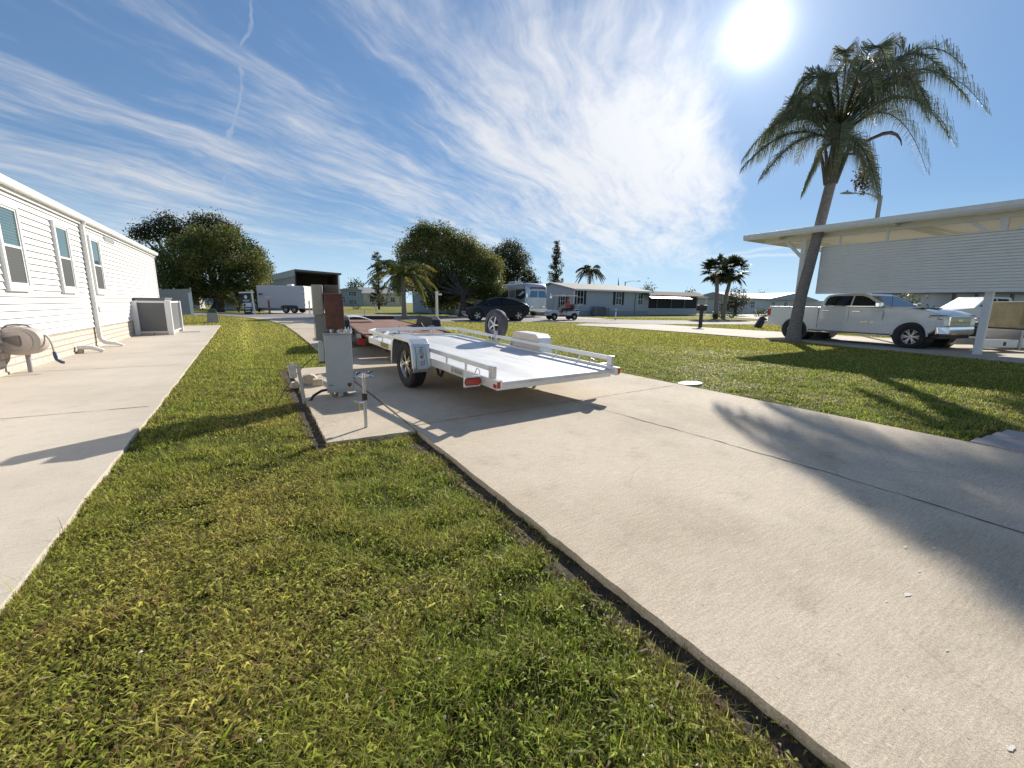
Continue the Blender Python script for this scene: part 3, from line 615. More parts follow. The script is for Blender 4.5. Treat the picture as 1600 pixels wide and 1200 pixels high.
# local x right, y away. main cabinet
c=MB().bx(-.155,.165,-.02,.30,.06,.80); c.build('main_cabinet',greyp,ped,bevel=.006)
d_=MB().bx(-.15,.16,-.032,-.021,.095,.785); d_.bx(-.10,.11,-.040,-.032,.752,.764)
dr=d_.build('cabinet_door',greyp,ped,bevel=.005)
MB().prism([(-.165,.80),(.175,.80),(.175,.812),(-.165,.812)],-.04,.31,'y').build('cabinet_lid',mat('lid_grey',(.42,.43,.43),.4,.3),ped,bevel=.003)
MB().prism([(.085,.175),(.135,.178),(.138,.15),(.118,.125),(.095,.135)],-.0345,-.0325,'y').build('rust_patch',mat('rust_spot',(.12,.04,.02),.9,var=.4),ped)
MB().bx(-.13,-.075,-.0345,-.0325,.155,.162).build('door_slot',blackp,ped)
MB().bx(-.225,-.158,.0,.14,.46,.70).build('side_box',greyp,ped,bevel=.006)
MB().bx(-.12,.095,.0,.22,.86,1.285).build('brown_box',rust,ped,bevel=.006)
MB().bx(-.125,.10,-.008,.225,1.285,1.297).build('brown_box_lid',mat('rust_lid',(.20,.11,.07),.7,var=.3),ped,bevel=.002)
MB().bx(-.265,-.135,.16,.40,1.03,1.40).build('meter_box',boxt,ped,bevel=.014,seg=3)
MB().bx(-.125,.05,.30,.50,1.20,1.405).build('back_box',mat('rusty_grey',(.13,.10,.08),.8,var=.3),ped,bevel=.008)
MB().bx(-.25,.02,.20,.52,.70,1.05).build('rear_cabinet',greyd,ped,bevel=.008)
MB().bx(-.262,-.258,.19,.24,.70,1.02).build('rear_flange',greyp,ped)
cd=MB()
for x,y,r in ((-.06,.10,.022),(.055,.10,.03),(.09,.16,.018)): cd.cyl((x,y,.80),(x,y,.87),r,12)
cd.cyl((.03,.08,.81),(.03,.08,.845),.034,8); cd.build('conduit_nipples',steel,ped,smooth=40)
for x,y,r in ((-.105,.05,.028),(.005,.03,.036),(.055,.16,.03),(-.04,.20,.03)): MB().cyl((x,y,0),(x,y,.08),r,12).build('conduit',mat('conduit_grey',(.36,.37,.36),.5),ped,smooth=40)
MB().tube([(-.15,-.0,.10),(-.22,-.03,.095),(-.31,-.08,.05),(-.36,-.12,-.02),(-.375,-.16,-.08)],.017,8).build('black_conduit',blackp,ped,smooth=40)
wr=MB(); 
for k in range(8):
    a=k*.8; wr.tube([(.12+.03*math.cos(a),.05+.03*math.sin(a),.815),(.13+.05*math.cos(a+.6),.07+.04*math.sin(a+.6),.86+.02*math.sin(k)),(.14+.04*math.cos(a+1.4),.06+.05*math.sin(a+1.2),.82)],.006,6)
wr.build('loose_wire',mat('wire_white',(.6,.6,.6),.4),ped,smooth=40)
# ------------------------------------------------------------------ hose bib
hb=thing('water_standpipe','slim galvanised standpipe with a double tap at the front of the slab','standpipe',G(572,667))
MB().cyl((0,0,0),(0,0,.50),.0165,12).build('pipe',steel,hb,smooth=40)
tp=MB().cyl((-.055,0,.515),(.055,0,.515),.018,10).cyl((0,0,.49),(0,0,.53),.024,10)
for s in (-1,1): tp.cyl((s*.05,0,.515),(s*.085,-.02,.49),.014,8)
tp.build('tap_body',chrome,hb,smooth=40)
for s in (-1,1):
    k=MB()
    for a in range(5):
        th=a*2*PI/5; k.cyl((s*.055,-.01,.535),(s*.055+.028*math.cos(th),-.01+.028*math.sin(th),.545),.006,6)
    k.cyl((s*.055,-.01,.52),(s*.055,-.01,.545),.007,6); k.build('tap_handle',blackp,hb,smooth=40)
MB().cyl((0,-.005,.27),(0,-.005,.335),.026,10).build('pipe_clamp',blackp,hb,smooth=40)
lv=MB().cyl((-.075,-.0,.255),(.0,0,.255),.012,8).cyl((-.055,0,.255),(-.055,0,.17),.014,8).bx(-.11,-.06,-.012,.012,.25,.262); lv.build('side_valve',chrome,hb,smooth=40)
# ------------------------------------------------------------------ little post, broken blocks, cable
lp=thing('marker_post','short leaning pale wooden post with a small box strapped to its top','post',G(475,625),(R(5),R(-5),0))
MB().bx(-.02,.02,-.02,.02,-.06,.42).build('stake',mat('pale_wood',(.50,.47,.41),.8,var=.2),lp,bevel=.003)
MB().bx(-.11,-.03,-.03,.05,.30,.46).build('strapped_box',mat('box_offwhite',(.55,.52,.46),.7,var=.2),lp,bevel=.006)
MB().tube([(-.12,.0,.43),(-.07,-.01,.465),(-.02,.0,.46),(.02,.02,.41)],.009,6).build('strap',mat('strap_white',(.7,.68,.62),.7),lp,smooth=40)
blk=mat('broken_block',(.50,.415,.315),.9,var=.2,scale=9,bump=.5)
def rock(name,px,py,sx,sy,sz,seed,label,rz=0):
    p=G(px,py); rr=np.random.default_rng(seed); b=MB(); prof=[(-.5,0),(-.52,.55),(-.34,.92),(.05,1.),(.36,.86),(.52,.5),(.5,0)]
    b.prism([(u*sx+(rr.random()-.5)*.01,w*sz) for u,w in prof],-sy/2,sy/2,'y'); o=b.build(name,blk,bevel=.012); o.location=(p.x,p.y,-.004); o.rotation_euler=(0,0,rz); return tag(o,label,'block')
rock('broken_block',484,600,.21,.15,.155,1,'larger tan broken concrete block with a sloping top beside the pedestal',R(-10))
o=MB().bx(-.065,.065,-.06,.06,0,.10).build('concrete_block',blk,bevel=.008); p=G(497,602); o.location=(p.x,p.y,-.004); o.rotation_euler=(0,0,R(-8)); tag(o,'small square tan concrete block touching the pedestal cabinet','block')
o=MB().bx(-.05,.05,-.06,.06,0,.09).build('concrete_block',blk,bevel=.012); p=G(463,603); o.location=(p.x-.02,p.y,-.03); tag(o,'small tan block at the slab edge behind the leaning post','block')
cb=MB(); a=PD(492,560,5.9); 
cb.tube([(a.x,a.y,.52),(a.x-.12,a.y-.02,.42),(a.x-.26,a.y-.05,.27),(a.x-.38,a.y-.08,.12),(a.x-.46,a.y-.10,-.02),(a.x-.50,a.y-.12,-.06)],.005,6); tag(cb.build('cable',blackp,smooth=40),'thin black cable sloping from the pedestal down to the grass','cable')
# pavers at the right edge of the drive, utility lid
pav=mat('paver_pink',(.38,.335,.31),.9,var=.2,scale=5,bump=.4)
for k in range(4):
    p=G(1512+k*0,694); x0=5.56+k*.235; tag(MB().bx(x0,x0+.222,.30,1.06-.02*k,LZ-.03,.012-.004*(k%2)).build('paver',pav,bevel=.008),('pinkish paver in the grass, the one touching the driveway','pinkish paver in the grass, second from the driveway','pinkish paver in the grass, third from the driveway','pinkish paver in the grass, farthest from the driveway')[k],'paver','pavers beside the driveway')
p=G(1078,603,LZ); n=26
lid=MB().prism([(.24*math.cos(2*PI*k/n),.15*math.sin(2*PI*k/n)) for k in range(n)],0,.05,'z'); lid=lid.build('access_box',mat('lid_green',(.24,.29,.24),.7,var=.2),bevel=.006); lid.location=(p.x,p.y,LZ); tag(lid,'oval pale green utility lid in the grass at the driveway edge','utility lid')
# ================================================================== wheels
def wheel(parent,loc,r,rimr,w,side,spokes=5,rimm=None,name='wheel',tyrem=None,twin=False,hubm=None,dish=.25):
    """wheel turned about local y; side=+1 shows its face towards +y"""
    rimm=rimm or chrome; Mx=Matrix.Rotation(R(-90)*side,4,'X')
    e=MB(); hw=w/2
    e.lathe([(rimr,-hw*.85),(rimr*.93,-hw*.6),(rimr*.90,hw*.3),(rimr*.93,hw*.72),(rimr*1.0,hw*.88),(rimr*1.02,hw*.80)],28,Mx,cap=False)
    for k in range(spokes):
        a=2*PI*k/spokes
        offs=(-.16,.16) if twin else (0,)
        for da in offs:
            c,s=math.cos(a+da),math.sin(a+da); c0,s0=math.cos(a+da*.5),math.sin(a+da*.5)
            e.bar(Mx@Vector((c0*rimr*.14,s0*rimr*.14,hw*.62)),Mx@Vector((c*rimr*.94,s*rimr*.94,hw*.66)),rimr*(.11 if twin else .17),hw*.22,up=Mx.to_3x3()@Vector((0,0,1)))
    e.lathe([(0,hw*.8),(rimr*.13,hw*.8),(rimr*.22,hw*.72),(rimr*.24,hw*.45)],16,Mx)
    o=e.build(name,rimm,parent,smooth=35); o.location=loc
    MB().lathe([(rimr*.92,-hw*.2),(0,-hw*.2)],20,Mx).build('brake_disc',darkmetal,o)
    t_=MB(); t_.lathe([(rimr*.98,-hw*.9),(rimr*1.12,-hw),(r*.90,-hw),(r*.975,-hw*.82),(r*.992,-hw*.62),(r*.992,-hw*.60),(r*.965,-hw*.57),(r*.965,-hw*.53),(r,-hw*.50),(r,-hw*.06),(r*.97,-hw*.04),(r*.97,hw*.04),(r,hw*.06),(r,hw*.50),(r*.965,hw*.53),(r*.965,hw*.57),(r*.992,hw*.60),(r*.992,hw*.62),(r*.975,hw*.82),(r*.90,hw),(rimr*1.12,hw),(rimr*.98,hw*.9)],36,Mx,closed=True)
    t_.build('tyre',tyrem or rubber,o,smooth=30); return o
# ================================================================== aluminium utility trailer
TW=1.90
trl=thing('utility_trailer','open silver aluminium utility trailer with low rails and a covered spare wheel','trailer',(2.96,5.86,0),(R(2.1),0,R(4.4)))
# local: x across (right +), y forward (away from camera), z up; deck top at .365
ZD=.435; RY=-1.80; FY=2.72; HWd=TW/2
def mkdeck():
    M=bpy.data.materials.new('plank_aluminium'); M.use_nodes=True; t=NT(M.node_tree); tc=t.n('ShaderNodeTexCoord').outputs['Object']
    x=t.n('ShaderNodeSeparateXYZ',ins={0:tc}).outputs[0]
    n=t.noise(t.vm('MULTIPLY',tc,(2.2,.6,1.)),1.6,6,.65); n2=t.noise(tc,26,4,.7)
    c=t.mix(t.ss(n,.35,.68),(.70,.71,.72,1),(.52,.53,.53,1)); c=t.mix(t.m('MULTIPLY',t.ss(n2,.5,.75),.3),c,(.80,.79,.76,1))
    fr=t.m('FRACT',t.m('MULTIPLY',x,12.)); gro=t.m('LESS_THAN',fr,.06); 
    b=t.n('ShaderNodeBsdfPrincipled',ins={'Base Color':c,'Roughness':.52,'Metallic':.25})
    t.put(b,'Normal',t.n('ShaderNodeBump',ins={'Strength':.25,'Distance':.004,'Height':t.m('ADD',t.m('MULTIPLY',gro,-1.),t.m('MULTIPLY',n2,.5))}))
    t.n('ShaderNodeOutputMaterial',ins={0:b}); return M
deckm=mkdeck()
CH=.24
deck=MB().prism([(-HWd+.05,RY-.06),(HWd-.05,RY-.06),(HWd-.05,FY-CH),(HWd-.05-CH*.8,FY-.05),(-HWd+.05+CH*.8,FY-.05),(-HWd+.05,FY-CH)],ZD-.035,ZD,'z'); deck.build('deck',deckm,trl)
fr=MB()
fr.bx(-HWd,-HWd+.05,RY,FY-CH,ZD-.075,ZD+.03); fr.bx(HWd-.05,HWd,RY,FY-CH,ZD-.075,ZD+.03)
fr.bar((-HWd+.025,FY-CH,ZD-.0225),(-HWd+.025+CH*.8,FY,ZD-.0225),.05,.105); fr.bar((HWd-.025,FY-CH,ZD-.0225),(HWd-.025-CH*.8,FY,ZD-.0225),.05,.105)
fr.bx(-HWd+CH*.8,HWd-CH*.8,FY-.025,FY+.025,ZD-.075,ZD+.03)
fr.bx(-HWd+.05,HWd-.05,RY-.015,RY+.05,ZD-.10,ZD-.036)
for k in range(7): fr.bx(-HWd+.05,HWd-.05,RY+.55+k*.6,RY+.59+k*.6,ZD-.09,ZD-.037)
fr.build('frame',aluw,trl,bevel=.004)
# tail corner blocks (frame steps out behind the tail light)
for s in (-1,1):
    MB().bx(min(s*(HWd-.055),s*(HWd+.008)),max(s*(HWd-.055),s*(HWd+.008)),RY-.11,RY+.04,ZD-.07,ZD+.035).build('tail_block',aluw,trl,bevel=.004)
    MB().bx(s*HWd-.022-.006*s,s*HWd+.022-.006*s,RY-.116,RY-.11,ZD-.05,ZD+.02).build('rear_reflector',redlens,trl,bevel=.002)
    MB().bx(min(s*(HWd+.008),s*(HWd+.013)),max(s*(HWd+.008),s*(HWd+.013)),RY-.09,RY-.03,ZD-.055,ZD-.012).build('side_reflector',redlens,trl,bevel=.002)
ZT=ZD+.135
rl=MB()
def rail(p0,p1): rl.bar(p0,p1,.035,.056)
rail((-HWd+.02,RY+.02,ZT),(-HWd+.02,-.48,ZT)); rail((HWd-.02,RY+.02,ZT),(HWd-.02,FY-CH,ZT))
rail((-HWd+.02,-.50,ZT+.0),(-HWd+.02,FY-CH,ZT)); rail((-HWd+.02,FY-CH,ZT),(-HWd+.02+CH*.8,FY,ZT)); rail((HWd-.02,FY-CH,ZT),(HWd-.02-CH*.8,FY,ZT)); rail((-HWd+CH*.8+.01,FY,ZT),(HWd-CH*.8-.01,FY,ZT))
rl.build('top_rail',aluw,trl,bevel=.006)
for s in (-1,1):
    for y in (RY+.62,RY+1.12,.55,1.15,1.75,2.25):
        if y>FY-CH: continue
        MB().cyl((s*(HWd-.02),y,ZD+.03),(s*(HWd-.02),y,ZT-.02),.014,8).build('stanchion',alu,trl,smooth=40)
    MB().bx(s*(HWd-.02)-.028,s*(HWd-.02)+.028,RY-.005,RY+.075,ZD+.032,ZT+.034).build('end_post',alu,trl,bevel=.006)
for x in (-.45,0,.45): MB().cyl((x,FY,ZD+.03),(x,FY,ZT-.02),.014,8).build('stanchion',alu,trl,smooth=40)
for s in (-1,1): # tie loops at the tail and nose
    for y in (RY+.36,FY-.62):
        MB().tube([(s*(HWd-.025),y-.055,ZD+.03),(s*(HWd-.03),y-.04,ZD+.07),(s*(HWd-.03),y+.02,ZD+.085),(s*(HWd-.025),y+.05,ZD+.03)],.006,6).build('tie_ring',steel,trl,smooth=40)
# tail lights
for s in (-1,1):
    x0=HWd+.004; f=MB().bx(s*(x0+.10)-.105,s*(x0+.10)+.105,RY+.24,RY+.275,ZD-.095,ZD+.03); lo_=f.build('light_box',aluw,trl,bevel=.012,seg=3)
    el=[(s*(x0+.10)+math.copysign(.062,math.cos(a))+.036*math.cos(a),ZD-.03+.038*math.sin(a)) for a in [2*PI*k/24+.001 for k in range(24)]]
    MB().prism(el,RY+.228,RY+.241,'y').build('tail_light',redlens,lo_,bevel=.004)
    el2=[(s*(x0+.10)+math.copysign(.062,math.cos(a))+.043*math.cos(a),ZD-.03+.045*math.sin(a)) for a in [2*PI*k/24+.001 for k in range(24)]]
    MB().prism(el2,RY+.236,RY+.2405,'y').build('light_rim',blackp,lo_)
# fenders + wheels
AXY=.16; WX=HWd+.115; WR=.335
for s in (-1,1):
    x0,x1=s*(HWd+.005),s*(HWd+.255); xa,xb=min(x0,x1),max(x0,x1)
    prof=[(-.40,.28),(-.425,.34),(-.40,.52),(-.36,.66),(-.28,.715),(.28,.715),(.36,.66),(.40,.52),(.43,.34),(.41,.28)]
    inn=[(u*.955,w-.014 if w>.4 else w) for u,w in prof]
    f=MB(); rings=[[(xa,u+AXY,w),(xb,u+AXY,w),(xb,ui+AXY,wi),(xa,ui+AXY,wi)] for (u,w),(ui,wi) in zip(prof,inn)]
    f.loft(rings); f.build('fender',alu if s<0 else aluw,trl,smooth=30,bevel=.004)
    # skirt lip on the outer side
    lip=[(-.425,.34),(-.40,.52),(-.36,.66),(-.28,.715),(.28,.715),(.36,.66),(.40,.52),(.43,.34),(.385,.34),(.355,.52),(.32,.63),(.26,.672),(-.26,.672),(-.32,.63),(-.355,.52),(-.385,.34)]
    MB().prism([(u+AXY,w) for u,w in lip],s*(HWd+.255),s*(HWd+.262),'x').build('fender_lip',aluw,trl)
    inner=[(-.42,.30),(-.40,.52),(-.36,.66),(-.28,.713),(.28,.713),(.36,.66),(.40,.52),(.42,.30)]
    MB().prism([(u+AXY,w) for u,w in inner],s*(HWd+.003),s*(HWd+.0055),'x').build('fender_back',mat('fender_tan',(.62,.55,.47),.4,.4,var=.08) ,trl)
    wheel(trl,(0,0,0),WR,.205,.205,1,5,rimm=mat('polished_rim',(.62,.60,.56),.2,.9,var=.1),twin=True).location=(0,0,0)
    wo=[c for c in trl.children if c.name.startswith('wheel')][-1]; wo.location=(s*WX,AXY,WR); wo.rotation_euler=(0,0,R(90) if s<0 else R(-90))
MB().cyl((-HWd+.0,AXY,WR),(HWd,AXY,WR),.04,10).build('axle',darkmetal,trl,smooth=40)
# spring hangers
for s in (-1,1): MB().tube([(s*(HWd-.03),-.55,ZD-.09),(s*(HWd-.03),-.5,ZD-.17),(s*(HWd-.03),-.42,ZD-.16),(s*(HWd-.03),-.38,ZD-.09)],.02,8).build('safety_loop',blackp,trl,smooth=40)
# number plate on the rear face of the left fender: reads upwards
plate=MB().bx(-.155,.155,-.077,.077,-.002,.002).build('licence_plate',mat('plate_pale',(.52,.56,.58),.4,var=.08,col2=(.42,.50,.50)),trl,bevel=.0015)
px=-(HWd+.135)
a_=math.atan2(.52-.34,-.40+.425)
plate.rotation_euler=Matrix(((0,-1,0),(math.cos(a_)*1.,0,-math.sin(a_)),(math.sin(a_),0,math.cos(a_)))).to_euler() if False else (0,0,0)
ex=Vector((0,.05,.32)).normalized()  # reading direction up along fender
ez=Vector((0,-1,.15)); ez=(ez-ex*ez.dot(ex)).normalized(); ey=ez.cross(ex)
ex=Vector((0,.06,.24)).normalized(); ez=Vector((0,-1,.2)); ez=(ez-ex*ez.dot(ex)).normalized(); ey=ez.cross(ex)
plate.matrix_local=Matrix(((ex.x,ey.x,ez.x,px),(ex.y,ey.y,ez.y,-.42+AXY),(ex.z,ey.z,ez.z,.485),(0,0,0,1)))
pt=mat('plate_ink',(.02,.05,.05),.5)
text('plate_text','IEL',.088,pt,plate,(-.072,-.006,.0022),(0,0,0),.0008,sx=.74); text('plate_text','3PH',.088,pt,plate,(.088,-.006,.0022),(0,0,0),.0008,sx=.74)
og=MB()
for dx,dy in ((-.010,.0),(.012,-.008),(.004,.014)): og.prism([(.0+dx+.017*math.cos(2*PI*k/14)+.006,dy+.017*math.sin(2*PI*k/14)) for k in range(14)],.0021,.0029,'z')
og.build('plate_emblem',mat('emblem_orange',(.36,.13,.05),.5),plate)
gl=MB()
for k in range(9): gl.bx(-.07+k*.016,-.062+k*.016,.052,.062,.0021,.0028)
gl.build('plate_top_line',mat('emblem_green',(.12,.24,.09),.5),plate)
MB().bx(-.11,.11,-.068,-.064,.0021,.0027).build('plate_bottom_line',pt,plate)
# maker's decal on the left frame rail
dec=MB().bx(-.16,.16,-.04,.04,-.001,.001).build('side_decal',mat('decal_grey',(.48,.48,.46),.5),trl); dec.matrix_local=Matrix(((0,0,-1,-HWd-.0015),(-1,0,0,RY+.80),(0,1,0,ZD-.022),(0,0,0,1)))
text('decal_text','Aluma',.075,mat('decal_ink',(.06,.06,.06),.5),dec,(.03,.0,.0013),(0,0,0),.0005,shear=.25)
MB().prism([(-.135,-.02),(-.105,-.02),(-.12,.02)],.0012,.002,'z').build('decal_mark',mat('decal_ink',(.06,.06,.06),.5),dec)
MB().bx(-HWd-.004,-HWd,1.42,1.80,ZD-.06,ZD+.02).build('amber_decal',mat('decal_yellow',(.48,.38,.08),.5,var=.5,scale=25,col2=(.15,.13,.05),th=(.45,.5)),trl)
# tongue, jack, coupler
tg=MB().bar((-HWd+.25,FY+.0,ZD-.08),(-.05,FY+1.25,ZD-.08),.06,.09).bar((HWd-.25,FY,ZD-.08),(.05,FY+1.25,ZD-.08),.06,.09).bar((0,FY+1.1,ZD-.08),(0,FY+1.6,ZD-.08),.07,.07); tg.build('tongue',aluw,trl,bevel=.004)
jk=MB().cyl((.12,FY+1.05,-.10),(.12,FY+1.05,.55),.027,10).cyl((.12,FY+1.05,-.10),(.12,FY+1.05,-.085),.09,12); jk.build('jack',steel,trl,smooth=40)
# spare wheel carrier
MB().bx(HWd-.04,HWd+.012,1.0,1.06,ZD-.05,ZT+.10).build('spare_bracket',steel,trl,bevel=.004)
spw=thing('spare_wheel','spare wheel in a wrinkled charcoal cover mounted on the right rail of the silver trailer','wheel',(0,0,0))
spw.parent=None
def cover():
    b=MB(); rr=np.random.default_rng(9); n=72; rings=[]; prof=[(.40,.06,.0),(.335,.095,.5),(.27,.112,.9),(.215,.108,1.),(.19,.09,1.)]
    full=[(.19,-.075,0.),(.30,-.10,.2),(.345,-.085,.2),(.362,0,.1),(.35,.075,.3),(.31,.105,.7),(.25,.114,1.),(.205,.10,1.)]
    ph=rr.random(40)*6.28
    for r,h,wk in full:
        ring=[]
        for j in range(n):
            a=2*PI*j/n; wv=sum(math.sin(f*a+ph[f%40])*am for f,am in ((17,.35),(11,.4),(29,.3),(6,.3)))
            ring.append((r*(1+.012*wk*wv)*math.cos(a),h+.011*wk*wv+.004*wv,r*(1+.012*wk*wv)*math.sin(a)))
        rings.append(ring)
    b.loft(rings,caps=False); return b
cv=cover().build('cover',mat('charcoal_cloth',(.085,.08,.09),.8,var=.18,scale=9,bump=.4,bscale=30,col2=(.12,.11,.125)),spw,smooth=60)
rm=wheel(spw,(0,.0,0),.33,.205,.19,-1,5,rimm=mat('white_rim',(.7,.7,.7),.35,.2),name='rim')
cv.rotation_euler=(0,0,PI)
# world placement of the spare (face turned across the trailer towards the deck)
bpy.context.view_layer.update()
MW=trl.matrix_world
spw.matrix_world=MW@Matrix.Translation((HWd+.13,1.25,.755))@Matrix.Rotation(R(-90+4),4,'Z')@Matrix.Rotation(R(-4),4,'X')@Matrix.Scale(.81,4)
# ================================================================== rusty flat trailer beyond
rst=mat('rusty_deck',(.17,.082,.055),.85,var=.3,scale=2.2,col2=(.23,.115,.08),bump=.4,bscale=40,dirt=(.07,.045,.035),dirt_amt=.5,dscale=3.)
rstd=mat('rust_dark_frame',(.055,.035,.03),.8,var=.3,scale=5,col2=(.09,.05,.035))
blkp=mat('black_paint_worn',(.022,.02,.022),.55,var=.3,scale=6,dirt=(.08,.05,.035),dirt_amt=.5)
fl=thing('flatbed_trailer','rusty brown flatbed trailer with a dovetail and ramps, parked beyond the silver trailer','trailer',(3.35,12.66,0),R(-7))
FZ=.50
dk=MB().prism([(-.95,-3.),(-.4,-3.0),(-.4,-2.6),(1.0,-2.6),(1.0,5.2),(-.95,5.2)],FZ-.04,FZ,'z'); dk.build('deck',rst,fl)
dv=MB().loft([[(-.95,-2.9,FZ-.04),(1.0,-2.6,FZ-.04),(1.0,-2.6,FZ),(-.95,-2.9,FZ)],[(-.60,-3.95,FZ-.22),(.5,-3.95,FZ-.22),(.5,-3.95,FZ-.18),(-.60,-3.95,FZ-.18)]]); dv.build('dovetail',rst,fl)
f=MB().bx(-1.0,-.952,-3.,5.2,FZ-.16,FZ+.02).bx(1.002,1.05,-3.,5.2,FZ-.16,FZ+.02).bx(-.95,1.0,5.15,5.22,FZ-.16,FZ+.02)
for k in range(8): f.bx(-.95,1.,-2.6+k,-2.54+k,FZ-.14,FZ-.045)
f.bx(-.62,.52,-3.99,-3.94,FZ-.30,FZ-.20); f.build('frame',rstd,fl)
for x in (-.5,.4): MB().bx(x,x+.05,-3.9,-3.84,.12,FZ-.22).build('ramp_leg',rstd,fl)
for s in (-1,1):
    MB().prism([(-1.2,FZ-.1),(-1.0,FZ+.22),(-.8,FZ+.30),(.8,FZ+.30),(1.0,FZ+.22),(1.25,FZ-.1)],s*1.07,s*1.33,'x').build('fender',blkp,fl,bevel=.03)
    for y in (-.45,.45): 
        w0=wheel(fl,(s*1.2,y,.34),.34,.2,.2,1,6); w0.rotation_euler=(0,0,R(90)*-s)
MB().bx(-1.06,-.90,-3.03,-2.99,.27,.40).build('tail_light',redlens,fl,bevel=.01); MB().bx(-1.07,-.98,-3.04,-2.98,.42,.50).build('light_bracket',steel,fl)
hd=MB().bx(-.95,1.0,5.22,5.30,FZ,FZ+.14); hd.build('front_bulkhead',blkp,fl)
tg=MB().bar((-.9,5.2,FZ-.1),(0,7.0,FZ-.1),.07,.12).bar((.95,5.2,FZ-.1),(0,7.0,FZ-.1),.07,.12); tg.build('tongue',rstd,fl)
MB().cyl((0,6.8,.05),(0,6.8,.85),.03,10).build('jack',steel,fl,smooth=40)
wm=MB().tube([(.62,-2.2,FZ),(.58,-2.25,FZ+.10),(.50,-2.3,FZ+.2)],.012,6).bx(.56,.70,-2.3,-2.1,FZ,FZ+.06).cyl((.70,-2.2,FZ+.10),(.85,-2.2,FZ+.12),.02,8); wm.build('winch',steel,fl,smooth=40)
cw=MB(); nn=9
for i in range(nn):
    a0=i/nn; 
pts=[]
cs=MB(); rings=[]
for i in range(13):
    u=i/12; x=-.93+.02; 
for k in range(4):
    rings=[]
    for i in range(11):
        a=i/10; y=2.4+k*.28; x=-1.0+a*.9; z=.03+.16*math.sin(PI*(.25+.75*a))
        rings.append([(x,y,z),(x,y+.22,z+.015),(x,y+.22,z+.03),(x,y,z+.02)])
    cs.loft(rings)
cs=cs.build('corrugated_sheet',mat('sheet_white',(.74,.75,.76),.4,.1),smooth=40); cs.location=(3.35,12.66,FZ); cs.rotation_euler=(0,0,R(-7)); tag(cs,'curved white corrugated sheet lying on the rusty flatbed','sheet')
# ================================================================== cars
carwhite=mat('white_car_paint',(.74,.73,.71),.28,var=.03,coat=.6,dirt=(.4,.38,.34),dirt_amt=.1)
def arch(cx,cz,r,a0,a1,n=12):
    return [(cx+r*math.cos(R(a0+(a1-a0)*k/n)),cz+r*math.sin(R(a0+(a1-a0)*k/n))) for k in range(n+1)]
# ---- white crew-cab pickup; local x forward, z up, near side = +y or -y whichever faces the camera
def fwd_frame(a,b):
    """yaw with local +x running from a to b"""
    return math.atan2(b.y-a.y,b.x-a.x)
pF=G(1423,544);pR=G(1238,529); mid=(pF+pR)/2; yaw=fwd_frame(pR,pF)
nrm=Vector((-math.sin(yaw),math.cos(yaw),0)); 
if nrm.dot(-mid)>0: nrm=-nrm      # pointing away from the camera
pk=thing('pickup_truck','white crew-cab pickup truck parked behind the leaning palm and carport post','pickup truck',mid+nrm*.92,yaw)
NS=1 if Vector((-math.sin(yaw),math.cos(yaw),0)).dot(nrm)<0 else -1   # local y sign of the side seen
WB=1.84; HWp=.985
low=[(-2.93,.62),(-2.99,.80),(-2.97,1.36),(-2.95,1.405),(-1.04,1.415),(-.99,1.425),(1.02,1.42),(1.6,1.405),(2.25,1.33),(2.62,1.24),(2.78,1.15),(2.84,1.0),(2.84,.80),(2.66,.70),(2.42,.56)]+arch(WB,.43,.52,8,172)+[(1.28,.44),(-1.28,.44)]+arch(-WB,.43,.52,8,172)+[(-2.42,.54)]
def pinch(v):
    x,y,z=v; k=1-.075*max(0,min(1,(x-1.9)/.9))**1.5-.03*max(0,min(1,(-x-2.4)/.6)); k*=1-.05*max(0,(.95-z))-.06*max(0,z-1.15)
    return Vector((x,y*k,z))
def shell(poly,hw,m,name,parent,bev=.03,fy=None,inset=0):
    b=MB(); ys=(-hw,-hw*.5,0,hw*.5,hw)
    n=len(poly); vs=[];fs=[]
    for y in ys:
        for u,w in poly:
            v=Vector((u,y,w)); vs.append(fy(v) if fy else v)
    k=len(ys)
    for i in range(k-1):
        for j in range(n): fs.append((i*n+j,(i+1)*n+j,(i+1)*n+(j+1)%n,i*n+(j+1)%n))
    fs+=[tuple(range(n)),tuple(range((k-1)*n,k*n))[::-1]]
    b.add(vs,fs); return b.build(name,m,parent,smooth=32,bevel=bev,seg=3)
body=shell(low,HWp,carwhite,'body',pk,.035,pinch)
def tumble(v,z0=1.40,k=.34): return Vector((v.x,v.y*(1-max(0,v.z-z0)*k),v.z))
cab=[(-1.03,1.38),(-.93,1.80),(-.84,1.90),(-.62,1.945),(.0,1.965),(.28,1.945),(.42,1.90),(1.12,1.43),(1.16,1.38)]
def tb(v): return tumble(v)
shell(cab,.935,carwhite,'cab',pk,.03,tb)
def sidepane(name,poly,m,parent,off=.004,th=.006,hw=.935,fn=tb):
    for s in (NS,-NS):
        b=MB(); n=len(poly); A=[];B_=[]
        for u,w in poly:
            v=fn(Vector((u,hw,w))); A.append((u,s*(v.y+off),w)); B_.append((u,s*(v.y-th),w))
        b.add(A+B_,[tuple(range(n)),tuple(range(2*n-1,n-1,-1))]+[(i,i+n,(i+1)%n+n,(i+1)%n) for i in range(n)])
        b.build(name,m,parent)
sidepane('side_window',[(-.86,1.475),(-.84,1.74),(-.77,1.845),(-.62,1.865),(-.02,1.875),(-.02,1.475)],glassd,pk)
sidepane('side_window',[(.035,1.475),(.035,1.875),(.28,1.86),(.44,1.80),(.93,1.475)],glassd,pk)
